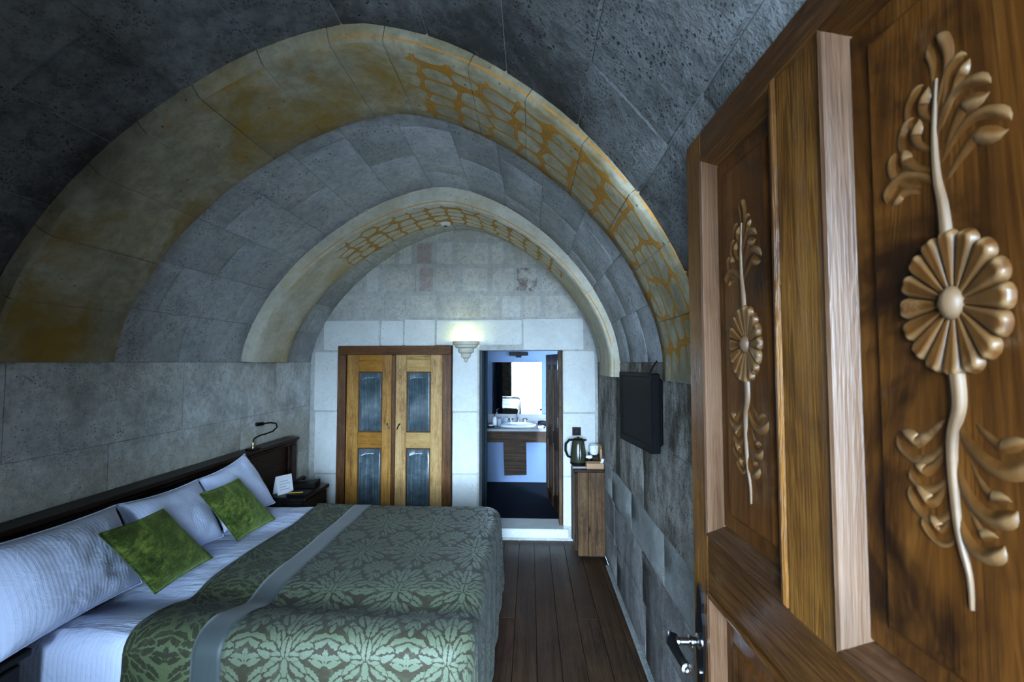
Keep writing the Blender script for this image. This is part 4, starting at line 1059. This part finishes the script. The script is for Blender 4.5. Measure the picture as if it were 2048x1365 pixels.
for k, (y0, y1) in enumerate(((-0.045, 0.03), (-0.045, 0.045), (-0.045, 0.01), (-0.045, 0.04))):
    m.box(0.0008, 0.0016, y0, y1, 0.10-k*0.022, 0.106-k*0.022, Matrix.Translation((0.036, 0, 0)) @ Matrix.Rotation(math.radians(-13.5), 4, 'Y'))
m.build('printed_lines', plain('grey_print', (0.42, 0.43, 0.56), 0.8), tc)
ph = empty('telephone', (-1.95, 3.955, NH), math.radians(8)); tag(ph, 'black desk telephone on the far nightstand', 'telephone')
m = MB(); m.prism([(-0.09, 0.0), (0.09, 0.0), (0.09, 0.025), (-0.09, 0.05)], -0.075, 0.075, lambda a, b_, c: (-a, c, b_)); m.build('base', M['black'], ph)
MB().tube([(-0.06, -0.09, 0.055), (-0.06, -0.05, 0.066), (-0.06, 0.05, 0.066), (-0.06, 0.09, 0.055)], [0.022, 0.016, 0.016, 0.022], 10).build('handset', M['black'], ph, smooth=True)
m = MB()
for i in range(3):
    for j in range(4): m.bbox(-0.005+i*0.022, 0.010+i*0.022, -0.045+j*0.022, -0.030+j*0.022, 0.036-i*0.003, 0.044-i*0.003, 0.002)
k_ = m.build('keypad', M['iron'], ph); k_['kind'] = 'stuff'
fo = empty('folder', (-1.893, 3.735, NH), math.radians(4)); tag(fo, 'dark leather guest folder lying at the front of the far nightstand', 'folder')
B(-0.083, 0.083, -0.08, 0.08, 0.0, 0.005, 0.002).build('back_cover', M['black'], fo); B(-0.08, 0.08, -0.077, 0.077, 0.005, 0.011, 0.001).build('pages', M['black'], fo); B(-0.083, 0.083, -0.08, 0.08, 0.011, 0.016, 0.002).build('front_cover', M['black'], fo)
pn = empty('pencil', (-1.91, 3.70, NH+0.016), math.radians(14)); tag(pn, 'yellow pencil lying on the dark folder', 'pencil')
MB().tube([(-0.06, 0, 0.0045), (0.05, 0, 0.0045)], 0.0042, 6).build('barrel', M['pencil'], pn); MB().tube([(0.05, 0, 0.0045), (0.066, 0, 0.0045)], [0.0042, 0.0006], 6).build('tip', M['black'], pn)

# ================================================================== TELEVISION on the right wall
tv = empty('television', (0.585, 2.48, 1.50), math.radians(7.5)); tag(tv, 'small black flat television bracketed to the right wall', 'television')
def tb_(name, x0, x1, y0, y1, z0, z1, mat, b=0.004): return B(x0, x1, y0, y1, z0, z1, b).build(name, M[mat], tv)
tb_('housing', -0.022, 0.018, -0.235, 0.235, -0.195, 0.195, 'black', 0.006)
for y0, y1, z0, z1 in ((-0.235, -0.213, -0.195, 0.195), (0.213, 0.235, -0.195, 0.195), (-0.213, 0.213, 0.173, 0.195), (-0.213, 0.213, -0.195, -0.160)): tb_('bezel', -0.030, -0.022, y0, y1, z0, z1, 'black', 0.003)
tb_('screen', -0.0245, -0.0222, -0.213, 0.213, -0.160, 0.173, 'screen', 0.001)
tb_('rear_bulge', 0.018, 0.05, -0.20, 0.20, -0.17, 0.17, 'black', 0.012); tb_('wall_bracket', 0.05, 0.098, -0.05, 0.05, -0.06, 0.06, 'black')
m = MB().tube([(0.03, -0.06, 0.17), (0.05, -0.06, 0.22), (0.09, -0.055, 0.27)], 0.004, 6); m.build('cable', M['black'], tv, smooth=True)

# ================================================================== MINIBAR CABINET and what stands on it
cb = empty('cabinet', (0.545, 4.35, 0)); tag(cb, 'tall narrow brown wooden cabinet in the corner under the kettle', 'cabinet')
def cbx(name, x0, x1, y0, y1, z0, z1, mat, par=cb, b=0.004): return B(x0-0.545, x1-0.545, y0-4.35, y1-4.35, z0, z1, b).build(name, M[mat], par)
CZ = 0.79
cbx('side_board', 0.425, 0.520, 4.165, 4.185, 0.02, CZ-0.03, 'cab_wood'); cbx('side_board', 0.522, 0.668, 4.165, 4.185, 0.02, CZ-0.03, 'cab_wood')
cbx('body', 0.43, 0.665, 4.185, 4.535, 0.02, CZ-0.03, 'cab_dark')
cbx('plinth', 0.44, 0.66, 4.19, 4.53, 0.0, 0.02, 'black_wood')
cbx('top', 0.395, 0.668, 4.15, 4.54, CZ-0.03, CZ, 'cab_dark', b=0.006)
d = cbx('door', 0.405, 0.430, 4.20, 4.52, 0.05, CZ-0.05, 'cab_dark')
cbx('stile', 0.398, 0.405, 4.20, 4.25, 0.05, CZ-0.05, 'cab_wood', d); cbx('stile', 0.398, 0.405, 4.47, 4.52, 0.05, CZ-0.05, 'cab_wood', d)
kt = empty('kettle', (0.455, 4.38, CZ)); tag(kt, 'dark olive electric kettle with black handle on the cabinet', 'kettle')
MB().lathe([(0.0, 0.0), (0.075, 0.0), (0.078, 0.018), (0.07, 0.02)], n=24).build('power_base', M['black'], kt, smooth=True, angle=40)
MB().lathe([(0.07, 0.02), (0.073, 0.03), (0.072, 0.09), (0.062, 0.17), (0.054, 0.22), (0.050, 0.225)], n=24).build('body', M['kettle'], kt, smooth=True)
MB().lathe([(0.050, 0.225), (0.042, 0.238), (0.012, 0.242), (0.010, 0.252), (0.0, 0.253)], n=20).build('lid', M['black'], kt, smooth=True)
MB().tube([(-0.045, -0.01, 0.225), (-0.085, -0.015, 0.225), (-0.118, -0.02, 0.19), (-0.122, -0.02, 0.13), (-0.10, -0.018, 0.075), (-0.068, -0.012, 0.06)], [0.011, 0.012, 0.012, 0.012, 0.011, 0.010], 10).build('handle', M['black'], kt, smooth=True)
m = MB(); m.prism([(0.04, 0.20), (0.085, 0.225), (0.06, 0.23), (0.03, 0.23)], -0.014, 0.014, lambda a, b_, c: (a, c, b_)); m.build('spout', M['black'], kt)
m = MB().tube([(0.012, -0.071, 0.05), (0.012, -0.068, 0.10), (0.012, -0.060, 0.16), (0.012, -0.054, 0.20)], [0.012, 0.015, 0.012, 0.003], 10); m.build('water_gauge', M['chrome'], kt, smooth=True)
pm = empty('paper_mat', (0.455, 4.24, CZ)); tag(pm, 'white paper mat at the front of the kettle', 'mat')
B(-0.07, 0.07, -0.045, 0.015, 0.0, 0.004, 0.001).build('sheet', M['paper'], pm)
cu = empty('cup', (0.602, 4.38, CZ+0.09), -1.7); tag(cu, 'white porcelain cup on the box beside the kettle', 'cup')
MB().lathe([(0.0, 0.0), (0.034, 0.0), (0.043, 0.02), (0.046, 0.085), (0.042, 0.085), (0.036, 0.01), (0.0, 0.008)], n=24).build('body', M['porcelain'], cu, smooth=True, angle=50)
MB().tube([(0.04, 0.01, 0.07), (0.066, 0.015, 0.065), (0.068, 0.015, 0.035), (0.04, 0.01, 0.025)], 0.006, 8).build('handle', M['porcelain'], cu, smooth=True)
bx = empty('storage_box', (0.602, 4.40, CZ)); tag(bx, 'dark low box under the white cup', 'box')
B(-0.043, 0.043, -0.072, 0.072, 0, 0.082, 0.005).build('body', M['cab_dark'], bx); B(-0.045, 0.045, -0.075, 0.075, 0.082, 0.09, 0.003).build('lid', M['black'], bx)
sj = empty('sugar_jar', (0.545, 4.285, CZ)); tag(sj, 'small dark jar with white lid between the kettle and the cup', 'jar')
MB().lathe([(0, 0), (0.026, 0), (0.029, 0.01), (0.029, 0.075), (0, 0.076)], n=18).build('body', M['black'], sj, smooth=True, angle=40); MB().lathe([(0, 0.100), (0.028, 0.098), (0.032, 0.09), (0.032, 0.076), (0, 0.076)], n=18).build('lid', M['porcelain'], sj, smooth=True, angle=40)
ty = empty('tray', (0.585, 4.20, CZ)); tag(ty, 'small brown wooden sachet tray at the front edge of the cabinet', 'tray')
B(-0.080, 0.075, -0.045, 0.045, 0.0, 0.008, 0.002).build('bottom', M['tray_wood'], ty)
for x0, x1, y0, y1 in ((-0.08, 0.075, -0.045, -0.037), (-0.08, 0.075, 0.037, 0.045), (-0.08, -0.072, -0.037, 0.037), (0.067, 0.075, -0.037, 0.037)): B(x0, x1, y0, y1, 0.008, 0.052, 0.002).build('rim', M['tray_wood'], ty)
sa = empty('sachet', (0.635, 4.20, CZ+0.0085), math.radians(-30)); tag(sa, 'white paper sachet leaning out of the brown tray', 'sachet')
m = MB(); m.box(-0.012, 0.012, -0.001, 0.001, 0.0, 0.082, Matrix.Rotation(math.radians(18), 4, 'Y')); m.build('packet', M['paper'], sa)
br = empty('serving_board', (0.663, 4.40, CZ)); tag(br, 'brown wooden board standing upright against the right wall', 'board')
m = MB(); ol = [(-0.09, 0.0), (0.09, 0.0), (0.09, 0.15), (0.06, 0.175), (0.0, 0.185), (-0.06, 0.175), (-0.09, 0.15)]
m.prism(ol, -0.012, 0.006, lambda a, b_, c: (c, a, b_)); m.build('board', M['tray_wood'], br)
skt = empty('wall_socket', (0.457, YB-0.012, 1.07)); tag(skt, 'dark brown wall socket above the kettle', 'socket')
B(-0.042, 0.042, -0.012, 0.0, -0.042, 0.042, 0.004).build('plate', M['cab_dark'], skt); MB().lathe([(0.0, -0.013), (0.022, -0.013), (0.024, -0.016), (0.027, -0.012)], n=18, axis='y').build('insert', M['black'], skt)
# ---- smoke detector under the crown of the far rib
sd = empty('smoke_detector', (-0.735, 3.90, SPR+1.219)); tag(sd, 'round white smoke detector under the crown of the far arch', 'detector')
MB().lathe([(0.0, 0.004), (0.045, 0.004), (0.047, -0.012), (0.036, -0.026), (0.030, -0.028), (0.0, -0.030)], n=24).build('body', M['porcelain'], sd, smooth=True, angle=40)
MB().lathe([(0.0, -0.034), (0.014, -0.033), (0.016, -0.028)], n=16).build('sensor', M['black'], sd)
